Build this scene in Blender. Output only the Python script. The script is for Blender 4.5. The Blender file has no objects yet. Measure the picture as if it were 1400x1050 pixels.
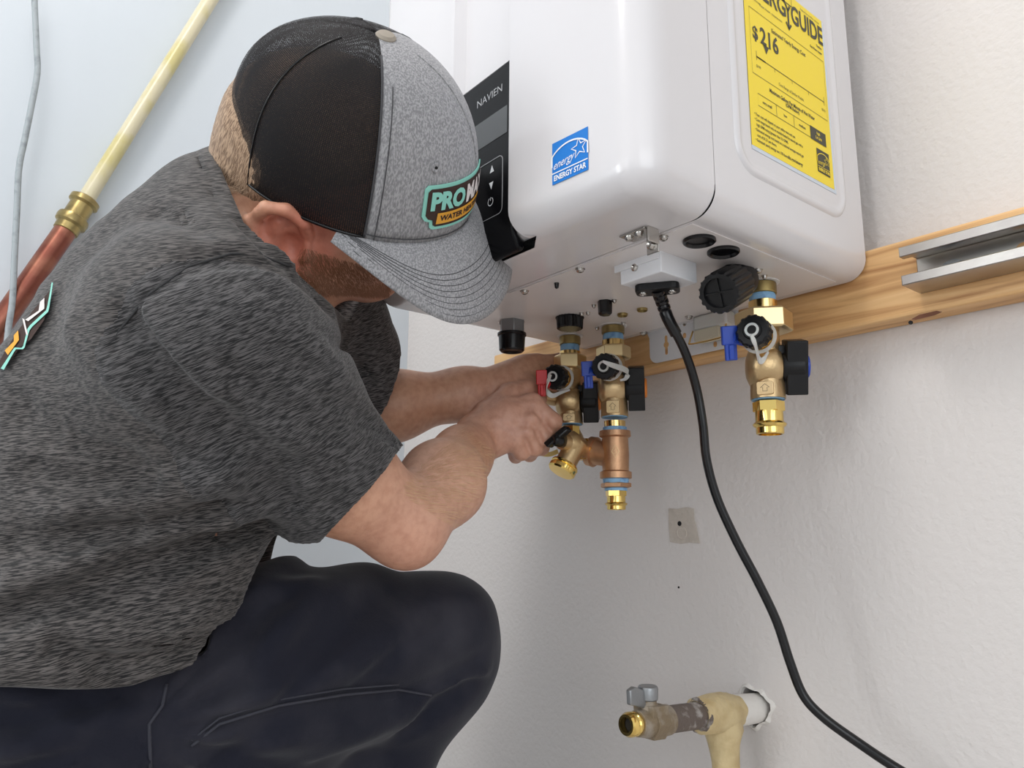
import bpy, bmesh, math, random
import numpy as np
from mathutils import Vector, Matrix
from mathutils.bvhtree import BVHTree
random.seed(7); np.random.seed(7)
SC = bpy.context.scene
COL = SC.collection
PI = math.pi

# ------------------------------------------------------------------ camera, world, lights, exposure
CZ = 0.66                                   # lens height above the floor
CAM = np.array([0.0, -0.80, CZ])
F = 1025.0                                  # focal length in pixels of the 1400 px wide frame
CR = np.array([0.6271839, 0.7788362, 0.0073772])      # camera right
CU = np.array([0.1430583, -0.1245026, 0.9818520])     # camera up
CB = np.array([0.7656204, -0.6147465, -0.1895051])    # camera back
cam_data = bpy.data.cameras.new('camera'); cam = bpy.data.objects.new('camera', cam_data); COL.objects.link(cam)
cam_data.sensor_width = 36; cam_data.lens = 36 * F / 1400; cam_data.clip_start = 0.02
m = Matrix.Identity(4)
for i in range(3):
    m[i][0], m[i][1], m[i][2], m[i][3] = CR[i], CU[i], CB[i], CAM[i]
cam.matrix_world = m
SC.camera = cam
SC.view_settings.view_transform = 'Standard'; SC.view_settings.look = 'None'
SC.view_settings.gamma = 1; SC.view_settings.use_curve_mapping = False
SC.view_settings.exposure = -0.08

w = bpy.data.worlds.new('world'); SC.world = w; w.use_nodes = True
w.node_tree.nodes['Background'].inputs[0].default_value = (0.90, 0.96, 1.0, 1)
w.node_tree.nodes['Background'].inputs[1].default_value = 0.85

def area(name, loc, target, size, size_y, power, color):
    l = bpy.data.lights.new(name, 'AREA'); l.shape = 'RECTANGLE'; l.size = size; l.size_y = size_y
    l.energy = power; l.color = color
    o = bpy.data.objects.new(name, l); COL.objects.link(o)
    o.location = loc
    d = Vector(target) - Vector(loc)
    o.rotation_euler = d.to_track_quat('-Z', 'Y').to_euler()
    return o
area('ceiling_light', (-0.35, -1.25, 2.45), (-0.5, -0.4, 0.8), 0.35, 1.3, 11, (1.0, 0.97, 0.93))
area('doorway_daylight', (2.6, -1.8, 1.5), (-0.4, -0.2, 0.9), 2.2, 2.0, 31, (0.93, 0.97, 1.0))
area('corner_fill', (-0.55, -0.95, 2.5), (-1.2, -0.3, 0.7), 0.4, 1.1, 11, (1.0, 0.95, 0.92))  # added overhead fill, brightens the wall corner behind the person
area('front_left_fill', (-0.45, -3.2, 1.35), (-1.0, 0.0, 0.9), 1.7, 1.5, 12, (0.97, 0.98, 1.0))  # added soft fill for the left wall, the person's back and the heater front

area('left_wall_fill', (-1.05, -3.3, 1.1), (-1.35, -0.2, 0.7), 0.6, 1.2, 14, (0.92, 0.98, 1.0))  # added fill grazing the left wall, lifts the dark part behind the person

def ray(x, y):
    return CR * ((x - 700) / F) + CU * (-(y - 525) / F) - CB
def on(x, y, axis, val):
    "world point where the sight line through pixel x, y meets the plane axis = val"
    t = ray(x, y); k = (val - CAM[axis]) / t[axis]
    return Vector(CAM + k * t)
def at(x, y, d):
    "world point seen at pixel x, y at depth d"
    return Vector(CAM + ray(x, y) * d)
def on_line(x, y, X, Y):
    "height at which the upright line through X, Y is seen at row y"
    t0 = None
    lo, hi = -1.0, 3.0
    for _ in range(40):
        mid = (lo + hi) / 2
        v = np.array([X, Y, mid]) - CAM
        py = 525 - F * (v @ CU) / (-(v @ CB))
        if py > y: lo = mid
        else: hi = mid
    return (lo + hi) / 2

# ------------------------------------------------------------------ materials
MATS = {}
def mat(name, col, rough=0.5, metal=0.0, spec=0.5, bump=None, vary=None, coat=0.0, sss=0.0, sheen=0.0, trans=0.0, emit=None):
    """bump=(scale, strength, distance[, scale2]); vary=(scale, colour2, lo, hi)"""
    m = bpy.data.materials.new(name); m.use_nodes = True
    nt = m.node_tree; b = nt.nodes['Principled BSDF']
    b.inputs['Base Color'].default_value = (*col, 1); b.inputs['Roughness'].default_value = rough
    b.inputs['Metallic'].default_value = metal; b.inputs['Specular IOR Level'].default_value = spec
    b.inputs['Coat Weight'].default_value = coat; b.inputs['Coat Roughness'].default_value = 0.08
    b.inputs['Sheen Weight'].default_value = sheen; b.inputs['Transmission Weight'].default_value = trans
    if sss:
        b.inputs['Subsurface Weight'].default_value = sss
        b.inputs['Subsurface Radius'].default_value = (0.012, 0.005, 0.003); b.inputs['Subsurface Scale'].default_value = 0.6
    tc = nt.nodes.new('ShaderNodeTexCoord')
    if vary:
        n = nt.nodes.new('ShaderNodeTexNoise'); n.inputs['Scale'].default_value = vary[0]; n.inputs['Detail'].default_value = 4
        r = nt.nodes.new('ShaderNodeValToRGB')
        r.color_ramp.elements[0].position = vary[2]; r.color_ramp.elements[1].position = vary[3]
        r.color_ramp.elements[0].color = (*col, 1); r.color_ramp.elements[1].color = (*vary[1], 1)
        nt.links.new(tc.outputs['Object'], n.inputs['Vector']); nt.links.new(n.outputs['Fac'], r.inputs[0])
        nt.links.new(r.outputs[0], b.inputs['Base Color'])
    if bump:
        n = nt.nodes.new('ShaderNodeTexNoise'); n.inputs['Scale'].default_value = bump[0]; n.inputs['Detail'].default_value = 3
        bp = nt.nodes.new('ShaderNodeBump'); bp.inputs['Strength'].default_value = bump[1]; bp.inputs['Distance'].default_value = bump[2]
        nt.links.new(tc.outputs['Object'], n.inputs['Vector']); nt.links.new(n.outputs['Fac'], bp.inputs['Height'])
        nt.links.new(bp.outputs[0], b.inputs['Normal'])
    MATS[name] = m
    return m
M_wall = mat('painted plaster', (0.715, 0.672, 0.648), 0.62, bump=(130, 0.55, 0.0022), vary=(3.0, (0.70, 0.665, 0.645), 0.35, 0.75))
M_wall2 = mat('pale gloss paint', (0.62, 0.67, 0.715), 0.38, bump=(60, 0.10, 0.002))
M_floor = mat('concrete', (0.60, 0.56, 0.53), 0.8, bump=(40, 0.4, 0.003), vary=(5, (0.52, 0.49, 0.47), 0.3, 0.7))
M_ceil = mat('ceiling paint', (0.8, 0.8, 0.8), 0.8)
M_white = mat('white enamel', (0.705, 0.685, 0.698), 0.25, coat=0.5)
M_plate = mat('white powder coat', (0.78, 0.74, 0.73), 0.25, spec=0.6)
M_steelw = mat('white sheet steel', (0.78, 0.79, 0.82), 0.35)
M_pblack = mat('glossy black panel', (0.004, 0.004, 0.005), 0.22, spec=0.16)
M_black = mat('black plastic', (0.008, 0.008, 0.009), 0.38, spec=0.3, bump=(900, 0.15, 0.0004))
M_rubber = mat('matt black rubber', (0.006, 0.006, 0.007), 0.24, spec=0.4)
M_screen = mat('grey display glass', (0.10, 0.105, 0.11), 0.2, spec=0.4)
M_silver = mat('silver print', (0.45, 0.45, 0.46), 0.4, metal=0.3)
M_printw = mat('white print', (0.85, 0.86, 0.88), 0.4)
M_blue_s = mat('blue sticker', (0.01, 0.19, 0.62), 0.35)
M_yel_s = mat('yellow paper label', (0.95, 0.72, 0.03), 0.4)
M_ink = mat('dark ink', (0.055, 0.05, 0.03), 0.5)
M_clearlab = mat('label backing', (0.62, 0.68, 0.76), 0.3)
M_cast = mat('cast brass', (0.62, 0.45, 0.25), 0.38, metal=0.9, bump=(420, 0.35, 0.0006), vary=(30, (0.50, 0.35, 0.18), 0.35, 0.7))
M_brass = mat('machined brass', (0.85, 0.60, 0.24), 0.18, metal=1.0)
M_hex = mat('satin brass', (0.80, 0.62, 0.34), 0.33, metal=0.9)
M_bright = mat('polished brass', (0.88, 0.63, 0.20), 0.14, metal=1.0)
M_bronze = mat('cast bronze', (0.60, 0.35, 0.20), 0.40, metal=0.85, bump=(500, 0.4, 0.0006), vary=(60, (0.46, 0.25, 0.14), 0.35, 0.7))
M_dope = mat('blue thread tape', (0.26, 0.48, 0.72), 0.6, bump=(250, 0.8, 0.001), vary=(120, (0.08, 0.2, 0.45), 0.5, 0.75))
M_strap = mat('milky plastic', (0.62, 0.62, 0.60), 0.4, sss=0.2)
M_blue = mat('blue plastic', (0.015, 0.06, 0.42), 0.35)
M_red = mat('red plastic', (0.55, 0.015, 0.02), 0.35)
M_orange = mat('orange plastic', (0.8, 0.24, 0.03), 0.4)
M_ytape = mat('yellow plastic strap', (0.72, 0.55, 0.20), 0.5)
M_zinc = mat('zinc plated steel', (0.50, 0.485, 0.45), 0.30, metal=1.0, bump=(120, 0.08, 0.0006), vary=(18, (0.44, 0.40, 0.385), 0.4, 0.65))
M_steel = mat('steel screw', (0.55, 0.53, 0.50), 0.25, metal=1.0)
M_hole = mat('dark opening', (0.01, 0.01, 0.01), 0.9)
M_oldbrass = mat('tarnished brass', (0.26, 0.20, 0.13), 0.55, metal=0.5, bump=(300, 0.7, 0.001), vary=(55, (0.46, 0.42, 0.37), 0.45, 0.72))
M_galv = mat('grey zinc casting', (0.30, 0.31, 0.32), 0.4, metal=0.8, bump=(500, 0.4, 0.0006))
M_oldpipe = mat('weathered pipe', (0.13, 0.10, 0.085), 0.65, bump=(260, 0.8, 0.001), vary=(70, (0.55, 0.52, 0.49), 0.50, 0.72))
M_wrap = mat('aged pipe wrap', (0.62, 0.49, 0.27), 0.5, bump=(60, 0.9, 0.004), vary=(26, (0.40, 0.27, 0.11), 0.5, 0.8))
M_whitepipe = mat('painted pipe', (0.78, 0.75, 0.71), 0.6, bump=(150, 0.6, 0.0015))
M_patch = mat('bare plaster patch', (0.56, 0.50, 0.44), 0.85, bump=(160, 0.7, 0.002), vary=(50, (0.45, 0.40, 0.35), 0.5, 0.8))
M_cpvc = mat('aged cream pipe', (0.68, 0.62, 0.43), 0.3, vary=(14, (0.60, 0.53, 0.24), 0.50, 0.66))
M_dcpl = mat('antique brass', (0.42, 0.32, 0.13), 0.3, metal=0.85, vary=(60, (0.22, 0.17, 0.08), 0.4, 0.8))
M_copper = mat('weathered copper', (0.25, 0.08, 0.055), 0.35, metal=0.75, vary=(22, (0.40, 0.17, 0.11), 0.4, 0.7))
M_cable = mat('grey cable jacket', (0.36, 0.40, 0.42), 0.5, vary=(80, (0.25, 0.28, 0.3), 0.5, 0.7))
M_teal = mat('teal thread', (0.28, 0.66, 0.56), 0.7)
M_brown = mat('dark brown thread', (0.045, 0.022, 0.016), 0.8)
M_gold = mat('orange thread', (0.80, 0.38, 0.04), 0.7)
M_cream = mat('white thread', (0.78, 0.72, 0.70), 0.7)
M_stitch = mat('dark stitching', (0.06, 0.06, 0.065), 0.8)

def wood_mat():
    m = bpy.data.materials.new('pine wood'); m.use_nodes = True; nt = m.node_tree; b = nt.nodes['Principled BSDF']
    tc = nt.nodes.new('ShaderNodeTexCoord'); mp = nt.nodes.new('ShaderNodeMapping')
    mp.inputs['Scale'].default_value = (1.6, 14, 26); mp.inputs['Rotation'].default_value = (0.25, 0.0, 0.03)
    n = nt.nodes.new('ShaderNodeTexNoise'); n.inputs['Scale'].default_value = 3.2; n.inputs['Detail'].default_value = 6; n.inputs['Distortion'].default_value = 0.9
    r = nt.nodes.new('ShaderNodeValToRGB'); e = r.color_ramp.elements
    e[0].position = 0.30; e[0].color = (0.46, 0.22, 0.08, 1); e[1].position = 0.72; e[1].color = (0.84, 0.54, 0.26, 1)
    x = e.new(0.5); x.color = (0.72, 0.42, 0.18, 1)
    n2 = nt.nodes.new('ShaderNodeTexNoise'); n2.inputs['Scale'].default_value = 5; n2.inputs['Detail'].default_value = 2
    r2 = nt.nodes.new('ShaderNodeValToRGB'); r2.color_ramp.elements[0].position = 0.64; r2.color_ramp.elements[1].position = 0.78
    mx = nt.nodes.new('ShaderNodeMix'); mx.data_type = 'RGBA'; mx.inputs['B'].default_value = (0.30, 0.13, 0.045, 1)
    nt.links.new(tc.outputs['Object'], mp.inputs[0]); nt.links.new(mp.outputs[0], n.inputs['Vector'])
    nt.links.new(tc.outputs['Object'], n2.inputs['Vector']); nt.links.new(n2.outputs['Fac'], r2.inputs[0])
    nt.links.new(n.outputs['Fac'], r.inputs[0]); nt.links.new(r.outputs[0], mx.inputs['A']); nt.links.new(r2.outputs[0], mx.inputs['Factor'])
    nt.links.new(mx.outputs['Result'], b.inputs['Base Color']); b.inputs['Roughness'].default_value = 0.5
    bp = nt.nodes.new('ShaderNodeBump'); bp.inputs['Strength'].default_value = 0.25; bp.inputs['Distance'].default_value = 0.001
    nt.links.new(n.outputs['Fac'], bp.inputs['Height']); nt.links.new(bp.outputs[0], b.inputs['Normal'])
    return m
M_wood = wood_mat()

# ------------------------------------------------------------------ mesh helpers
def obj(name, bm, material, parent=None, smooth=35, bevel=0, label=None, kind=None):
    if isinstance(bm, bpy.types.Mesh): me = bm
    else:
        bmesh.ops.recalc_face_normals(bm, faces=bm.faces)
        me = bpy.data.meshes.new(name); bm.to_mesh(me); bm.free()
    for mm in (material if isinstance(material, (list, tuple)) else [material]): me.materials.append(mm)
    for p in me.polygons: p.use_smooth = smooth > 0
    if smooth > 0 and smooth < 180: me.set_sharp_from_angle(angle=math.radians(smooth))
    o = bpy.data.objects.new(name, me); COL.objects.link(o)
    if parent is not None:
        o.parent = parent
        pw = parent_loc(parent)
        o.location = -pw
    if bevel:
        b = o.modifiers.new('bevel', 'BEVEL'); b.width = bevel; b.segments = 2; b.limit_method = 'ANGLE'; b.angle_limit = 0.6
    if label: o['label'] = label
    if kind: o['kind'] = kind
    return o
def parent_loc(p):
    v = Vector((0, 0, 0))
    while p is not None: v += p.location; p = p.parent
    return v
def thing(name, label, cat, loc, group=None):
    o = bpy.data.objects.new(name, None); COL.objects.link(o); o.location = loc; o.empty_display_size = 0.05
    o['label'] = label; o['category'] = cat
    if group: o['group'] = group
    return o
def tag(o, label, cat, group=None):
    o['label'] = label; o['category'] = cat
    if group: o['group'] = group
    return o
def frame(d, up=(0, 0, 1)):
    d = Vector(d).normalized(); up = Vector(up)
    if abs(d.dot(up)) > 0.98: up = Vector((1, 0, 0))
    a = up.cross(d).normalized(); b = d.cross(a).normalized()
    return a, b, d
def box(bm, c, s, ax=None):
    c = Vector(c); A = ax or (Vector((1, 0, 0)), Vector((0, 1, 0)), Vector((0, 0, 1)))
    vs = [bm.verts.new(c + A[0] * (i * s[0] / 2) + A[1] * (j * s[1] / 2) + A[2] * (k * s[2] / 2)) for i in (-1, 1) for j in (-1, 1) for k in (-1, 1)]
    for f in ((0, 1, 3, 2), (4, 6, 7, 5), (0, 4, 5, 1), (2, 3, 7, 6), (0, 2, 6, 4), (1, 5, 7, 3)): bm.faces.new([vs[i] for i in f])
    return bm
def lathe(bm, base, d, prof, n=32, up=(0, 0, 1), cap=True, shape=None):
    """prof: list of (distance along d, radius); shape(angle, i)-> radius factor"""
    a, b, d = frame(d, up); base = Vector(base); rings = []
    for i, (t, r) in enumerate(prof):
        ring = []
        for k in range(n):
            th = 2 * PI * k / n; rr = r * (shape(th, i) if shape else 1)
            ring.append(bm.verts.new(base + d * t + a * (rr * math.cos(th)) + b * (rr * math.sin(th))))
        rings.append(ring)
    for i in range(len(rings) - 1):
        for k in range(n):
            bm.faces.new((rings[i][k], rings[i][(k + 1) % n], rings[i + 1][(k + 1) % n], rings[i + 1][k]))
    if cap: bm.faces.new(rings[0][::-1]); bm.faces.new(rings[-1])
    return bm
def hexs(th, i):
    t = (th % (PI / 3)) - PI / 6
    return math.cos(PI / 6) / math.cos(t)
def knurl(k, amp):
    return lambda th, i: 1 + amp * (0.5 + 0.5 * math.cos(k * th)) ** 0.5 - amp
def catmull(pts, n=8):
    P = [Vector(p) for p in pts]; P = [P[0] * 2 - P[1]] + P + [P[-1] * 2 - P[-2]]; out = []
    for i in range(1, len(P) - 2):
        for k in range(n):
            t = k / n; p0, p1, p2, p3 = P[i - 1:i + 3]
            out.append(0.5 * ((2 * p1) + (p2 - p0) * t + (2 * p0 - 5 * p1 + 4 * p2 - p3) * t * t + (3 * p1 - p0 - 3 * p2 + p3) * t ** 3))
    out.append(P[-2]); return out
def tube(bm, path, r, n=12, cap=True, closed=False):
    path = [Vector(p) for p in path]; N = len(path); rings = []; a = None
    for i, p in enumerate(path):
        if closed: t = path[(i + 1) % N] - path[i - 1]
        else: t = path[min(i + 1, N - 1)] - path[max(i - 1, 0)]
        t.normalize()
        if a is None: a = frame(t)[0]
        a = (a - t * a.dot(t)).normalized(); b = t.cross(a)
        rr = r(i / (N - 1)) if callable(r) else r
        rings.append([bm.verts.new(p + a * (rr * math.cos(2 * PI * k / n)) + b * (rr * math.sin(2 * PI * k / n))) for k in range(n)])
    R = N if closed else N - 1
    for i in range(R):
        A, B = rings[i], rings[(i + 1) % N]
        for k in range(n): bm.faces.new((A[k], A[(k + 1) % n], B[(k + 1) % n], B[k]))
    if cap and not closed: bm.faces.new(rings[0][::-1]); bm.faces.new(rings[-1])
    return bm
def ribbon(bm, path, width_dir, w, t):
    "flat strap along path; width_dir vector or function(i)"
    path = [Vector(p) for p in path]; N = len(path); rings = []
    for i, p in enumerate(path):
        tg = (path[min(i + 1, N - 1)] - path[max(i - 1, 0)]).normalized()
        wd = Vector(width_dir(i / (N - 1)) if callable(width_dir) else width_dir); wd = (wd - tg * wd.dot(tg)).normalized(); nn = tg.cross(wd)
        ww = w(i / (N - 1)) if callable(w) else w
        rings.append([bm.verts.new(p + wd * (a * ww / 2) + nn * (b * t / 2)) for a, b in ((-1, -1), (1, -1), (1, 1), (-1, 1))])
    for i in range(N - 1):
        for k in range(4): bm.faces.new((rings[i][k], rings[i][(k + 1) % 4], rings[i + 1][(k + 1) % 4], rings[i + 1][k]))
    bm.faces.new(rings[0][::-1]); bm.faces.new(rings[-1]); return bm
def prism(bm, pts, o, u, v, h):
    "polygon pts (2D) in the plane o + u, v raised by h along u x v"
    o, u, v = Vector(o), Vector(u), Vector(v); n = u.cross(v).normalized()
    A = [bm.verts.new(o + u * x + v * y) for x, y in pts]; B = [bm.verts.new(o + u * x + v * y + n * h) for x, y in pts]
    bm.faces.new(B); bm.faces.new(A[::-1]); N = len(pts)
    for i in range(N): bm.faces.new((A[i], A[(i + 1) % N], B[(i + 1) % N], B[i]))
    return bm
def prism_ring(bm, outer, inner, o, u, v, h):
    "frame between two outlines with the same count of points"
    o, u, v = Vector(o), Vector(u), Vector(v); n = u.cross(v).normalized(); N = len(outer)
    L = [[bm.verts.new(o + u * x + v * y + n * z) for x, y in P] for P, z in ((outer, 0), (outer, h), (inner, h), (inner, 0))]
    for j in range(4):
        A, B = L[j], L[(j + 1) % 4]
        for i in range(N): bm.faces.new((A[i], A[(i + 1) % N], B[(i + 1) % N], B[i]))
    return bm
def rrect(w, h, r, n=6, cx=0, cy=0):
    out = []
    for (sx, sy, a0) in ((1, 1, 0), (-1, 1, PI / 2), (-1, -1, PI), (1, -1, 1.5 * PI)):
        for k in range(n + 1):
            a = a0 + PI / 2 * k / n
            out.append((cx + sx * (w / 2 - r) + r * math.cos(a), cy + sy * (h / 2 - r) + r * math.sin(a)))
    return out
def circ(r, n=24, cx=0, cy=0):
    return [(cx + r * math.cos(2 * PI * k / n), cy + r * math.sin(2 * PI * k / n)) for k in range(n)]
def text2d(s, size, align='CENTER', bold=0.0, sx=1.0, cuts=0.0, depth=0.0):
    "text as a flat bmesh in the xy plane"
    cu = bpy.data.curves.new('lettering', 'FONT'); cu.body = s; cu.size = size; cu.align_x = align; cu.align_y = 'CENTER'; cu.offset = bold
    cu.resolution_u = 3
    ob = bpy.data.objects.new('lettering', cu); COL.objects.link(ob)
    dg = bpy.context.evaluated_depsgraph_get(); dg.update()
    me = bpy.data.meshes.new_from_object(ob.evaluated_get(dg), depsgraph=dg)
    bpy.data.objects.remove(ob); bpy.data.curves.remove(cu)
    bm = bmesh.new(); bm.from_mesh(me); bpy.data.meshes.remove(me)
    for v in bm.verts: v.co.x *= sx
    if cuts:
        xs = [v.co.x for v in bm.verts]
        x = min(xs) + cuts
        while x < max(xs):
            bmesh.ops.bisect_plane(bm, geom=bm.verts[:] + bm.edges[:] + bm.faces[:], plane_co=(x, 0, 0), plane_no=(1, 0, 0)); x += cuts
    return bm
def put(bm, o, u, v, x=0, y=0, lift=0.0):
    "map a flat bmesh onto the plane o + u x + v y"
    o, u, v = Vector(o), Vector(u).normalized(), Vector(v).normalized(); n = u.cross(v)
    for q in bm.verts: q.co = o + u * (q.co.x + x) + v * (q.co.y + y) + n * (lift + q.co.z)
    return bm
def merge(*bms):
    out = bms[0]
    for b in bms[1:]:
        me = bpy.data.meshes.new('t'); b.to_mesh(me); out.from_mesh(me); bpy.data.meshes.remove(me); b.free()
    return out
def flat(pts, o, u, v, lift=0.0):
    bm = bmesh.new(); o, u, v = Vector(o), Vector(u).normalized(), Vector(v).normalized(); n = u.cross(v)
    bm.faces.new([bm.verts.new(o + u * x + v * y + n * lift) for x, y in pts]); return bm
def stroke(pts, wd, o, u, v, lift, closed=False):
    "flat line of a given width"
    bm = bmesh.new(); o, u, v = Vector(o), Vector(u).normalized(), Vector(v).normalized(); n = u.cross(v)
    N = len(pts); L = []
    for i in range(N):
        p = Vector(pts[i]); a = Vector(pts[(i - 1) % N] if closed else pts[max(i - 1, 0)]); b = Vector(pts[(i + 1) % N] if closed else pts[min(i + 1, N - 1)])
        t = (b - a).normalized(); q = Vector((-t.y, t.x)) * wd / 2
        L.append([bm.verts.new(o + u * z.x + v * z.y + n * lift) for z in (p + q, p - q)])
    for i in range(N if closed else N - 1):
        A, B = L[i], L[(i + 1) % N]; bm.faces.new((A[0], A[1], B[1], B[0]))
    return bm

# ------------------------------------------------------------------ the room
def slab(name, lo, hi, m, kind='structure'):
    bm = bmesh.new(); lo, hi = Vector(lo), Vector(hi); box(bm, (lo + hi) / 2, hi - lo); return obj(name, bm, m, smooth=0, kind=kind)
WL = -1.352
def back_wall():
    # plaster wall with a real round hole where the stub pipe comes out
    hc = on(1032, 966, 1, 0.0); bm = bmesh.new(); R = 0.0195; n = 32
    x0, x1, z0, z1 = WL, 2.4, 0.0, 2.6
    def sq(a):
        c, s = math.cos(a), math.sin(a); k = 0.12 / max(abs(c), abs(s)); return (hc.x + c * k, hc.z + s * k)
    def irr(a): return R * (1 + 0.10 * math.sin(3 * a + 1) + 0.07 * math.sin(7 * a))
    inn, out, back = [], [], []
    for k in range(n):
        a = 2 * PI * k / n
        inn.append(bm.verts.new((hc.x + irr(a) * math.cos(a), 0, hc.z + irr(a) * math.sin(a)))); out.append(bm.verts.new((sq(a)[0], 0, sq(a)[1])))
        back.append(bm.verts.new((hc.x + irr(a) * 1.05 * math.cos(a), 0.03, hc.z + irr(a) * 1.05 * math.sin(a))))
    for k in range(n):
        j = (k + 1) % n; bm.faces.new((inn[k], inn[j], out[j], out[k])); bm.faces.new((inn[j], inn[k], back[k], back[j]))
    s = 0.12
    X = [x0, hc.x - s, hc.x + s, x1]; Z = [z0, hc.z - s, hc.z + s, z1]
    for i in range(3):
        for j in range(3):
            if i == 1 and j == 1: continue
            bm.faces.new([bm.verts.new(p) for p in ((X[i], 0, Z[j]), (X[i + 1], 0, Z[j]), (X[i + 1], 0, Z[j + 1]), (X[i], 0, Z[j + 1]))])
    o = obj('wall_back', bm, M_wall, smooth=0, kind='structure')
    bm = bmesh.new(); box(bm, (hc.x, 0.034, hc.z), (0.09, 0.006, 0.09)); obj('wall_cavity', bm, M_hole, o, smooth=0)
    bm = bmesh.new(); pts = []
    prof = [(0.0, 1.0), (0.0035, 1.04), (0.003, 1.10), (0.001, 1.20), (-0.001, 1.22)]
    n = 40; rings = []
    for i, (h, f) in enumerate(prof):
        rings.append([bm.verts.new((hc.x + irr(2 * PI * k / n) * (f + 0.03 * math.sin(5 * k + i)) * math.cos(2 * PI * k / n), -h * (1 + 0.3 * math.sin(k * 2.3)), hc.z + irr(2 * PI * k / n) * (f + 0.03 * math.sin(5 * k + i)) * math.sin(2 * PI * k / n))) for k in range(n)])
    for i in range(len(rings) - 1):
        for k in range(n): bm.faces.new((rings[i][k], rings[i][(k + 1) % n], rings[i + 1][(k + 1) % n], rings[i + 1][k]))
    obj('crumbled_plaster_rim', bm, M_whitepipe, o)
    # square patch of bare plaster with an old anchor hole
    c = on(935, 719, 1, 0.0); bm = bmesh.new()
    out = [(-0.024, 0.023), (-0.010, 0.022), (0.006, 0.024), (0.017, 0.022), (0.018, 0.008), (0.021, -0.004), (0.025, -0.022), (0.010, -0.021), (-0.006, -0.023), (-0.023, -0.021), (-0.024, -0.004)]
    prism(bm, out, (c.x, -0.0002, c.z), (1, 0, 0), (0, 0, 1), 0.0010)
    p = obj('plaster_patch', bm, M_patch, o, label='bare beige plaster patch with a small hole')
    bm = bmesh.new(); lathe(bm, (c.x - 0.006, -0.0005, c.z + 0.003), (0, -1, 0), [(0, 0.0035), (0.001, 0.0032)], 10); obj('anchor_hole', bm, M_hole, p)
    bm = bmesh.new(); lathe(bm, (c.x - 0.003, -0.0005, c.z - 0.009), (0, -1, 0), [(0, 0.009), (0.0016, 0.0085), (0.0018, 0.007), (0.0012, 0.0065)], 20); obj('round_scar', bm, M_patch, p)
    c = on(928, 803, 1, 0.0); bm = bmesh.new(); lathe(bm, (c.x, 0.0002, c.z), (0, -1, 0), [(0, 0.0016), (0.0006, 0.0014)], 8); obj('nail_hole', bm, M_hole, o)
back_wall()
slab('wall_left', (WL - 0.1, -4.2, 0), (WL, 0.0, 2.6), M_wall2)
slab('floor', (-1.6, -4.2, -0.1), (3.4, 0.1, 0.0), M_floor)
slab('ceiling', (-1.6, -4.2, 2.6), (3.4, 0.1, 2.7), M_ceil)
slab('wall_front', (-1.6, -4.3, 0.0), (0.2, -4.2, 2.6), M_wall)

# ------------------------------------------------------------------ board and strut channel
BZ0, BZ1 = on(1400, 399, 1, -0.037).z, on(1400, 281, 1, -0.037).z
bm = bmesh.new(); xl = on(675, 490, 1, -0.037).x
box(bm, ((xl + 0.35) / 2, -0.0187, (BZ0 + BZ1) / 2), (0.35 - xl, 0.0366, BZ1 - BZ0))
board = thing('mounting_board', 'long pine board fixed flat to the wall behind the heater', 'board', (xl, 0, BZ0))
obj('plank', bm, M_wood, board, smooth=0, bevel=0.003)
M_knot = mat('dark wood knot', (0.16, 0.06, 0.03), 0.7)
c = on(1266, 431, 1, -0.0375); bm = bmesh.new(); prism(bm, [(-.014, -.001), (-.010, -.0025), (.008, -.0018), (.015, 0), (.010, .0022), (-.006, .0018)], c, (1, 0, 0), (0, 0, 1), 0.0003); obj('knot_gash', bm, M_knot, board, smooth=0)
for (x, y) in ((1245, 441), (700, 497)):
    c = on(x, y, 1, -0.0375); bm = bmesh.new(); lathe(bm, c, (0, -1, 0), [(-0.001, 0.002), (0.0008, 0.002)], 8)
    obj('nail_hole', bm, M_hole, board)
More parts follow.
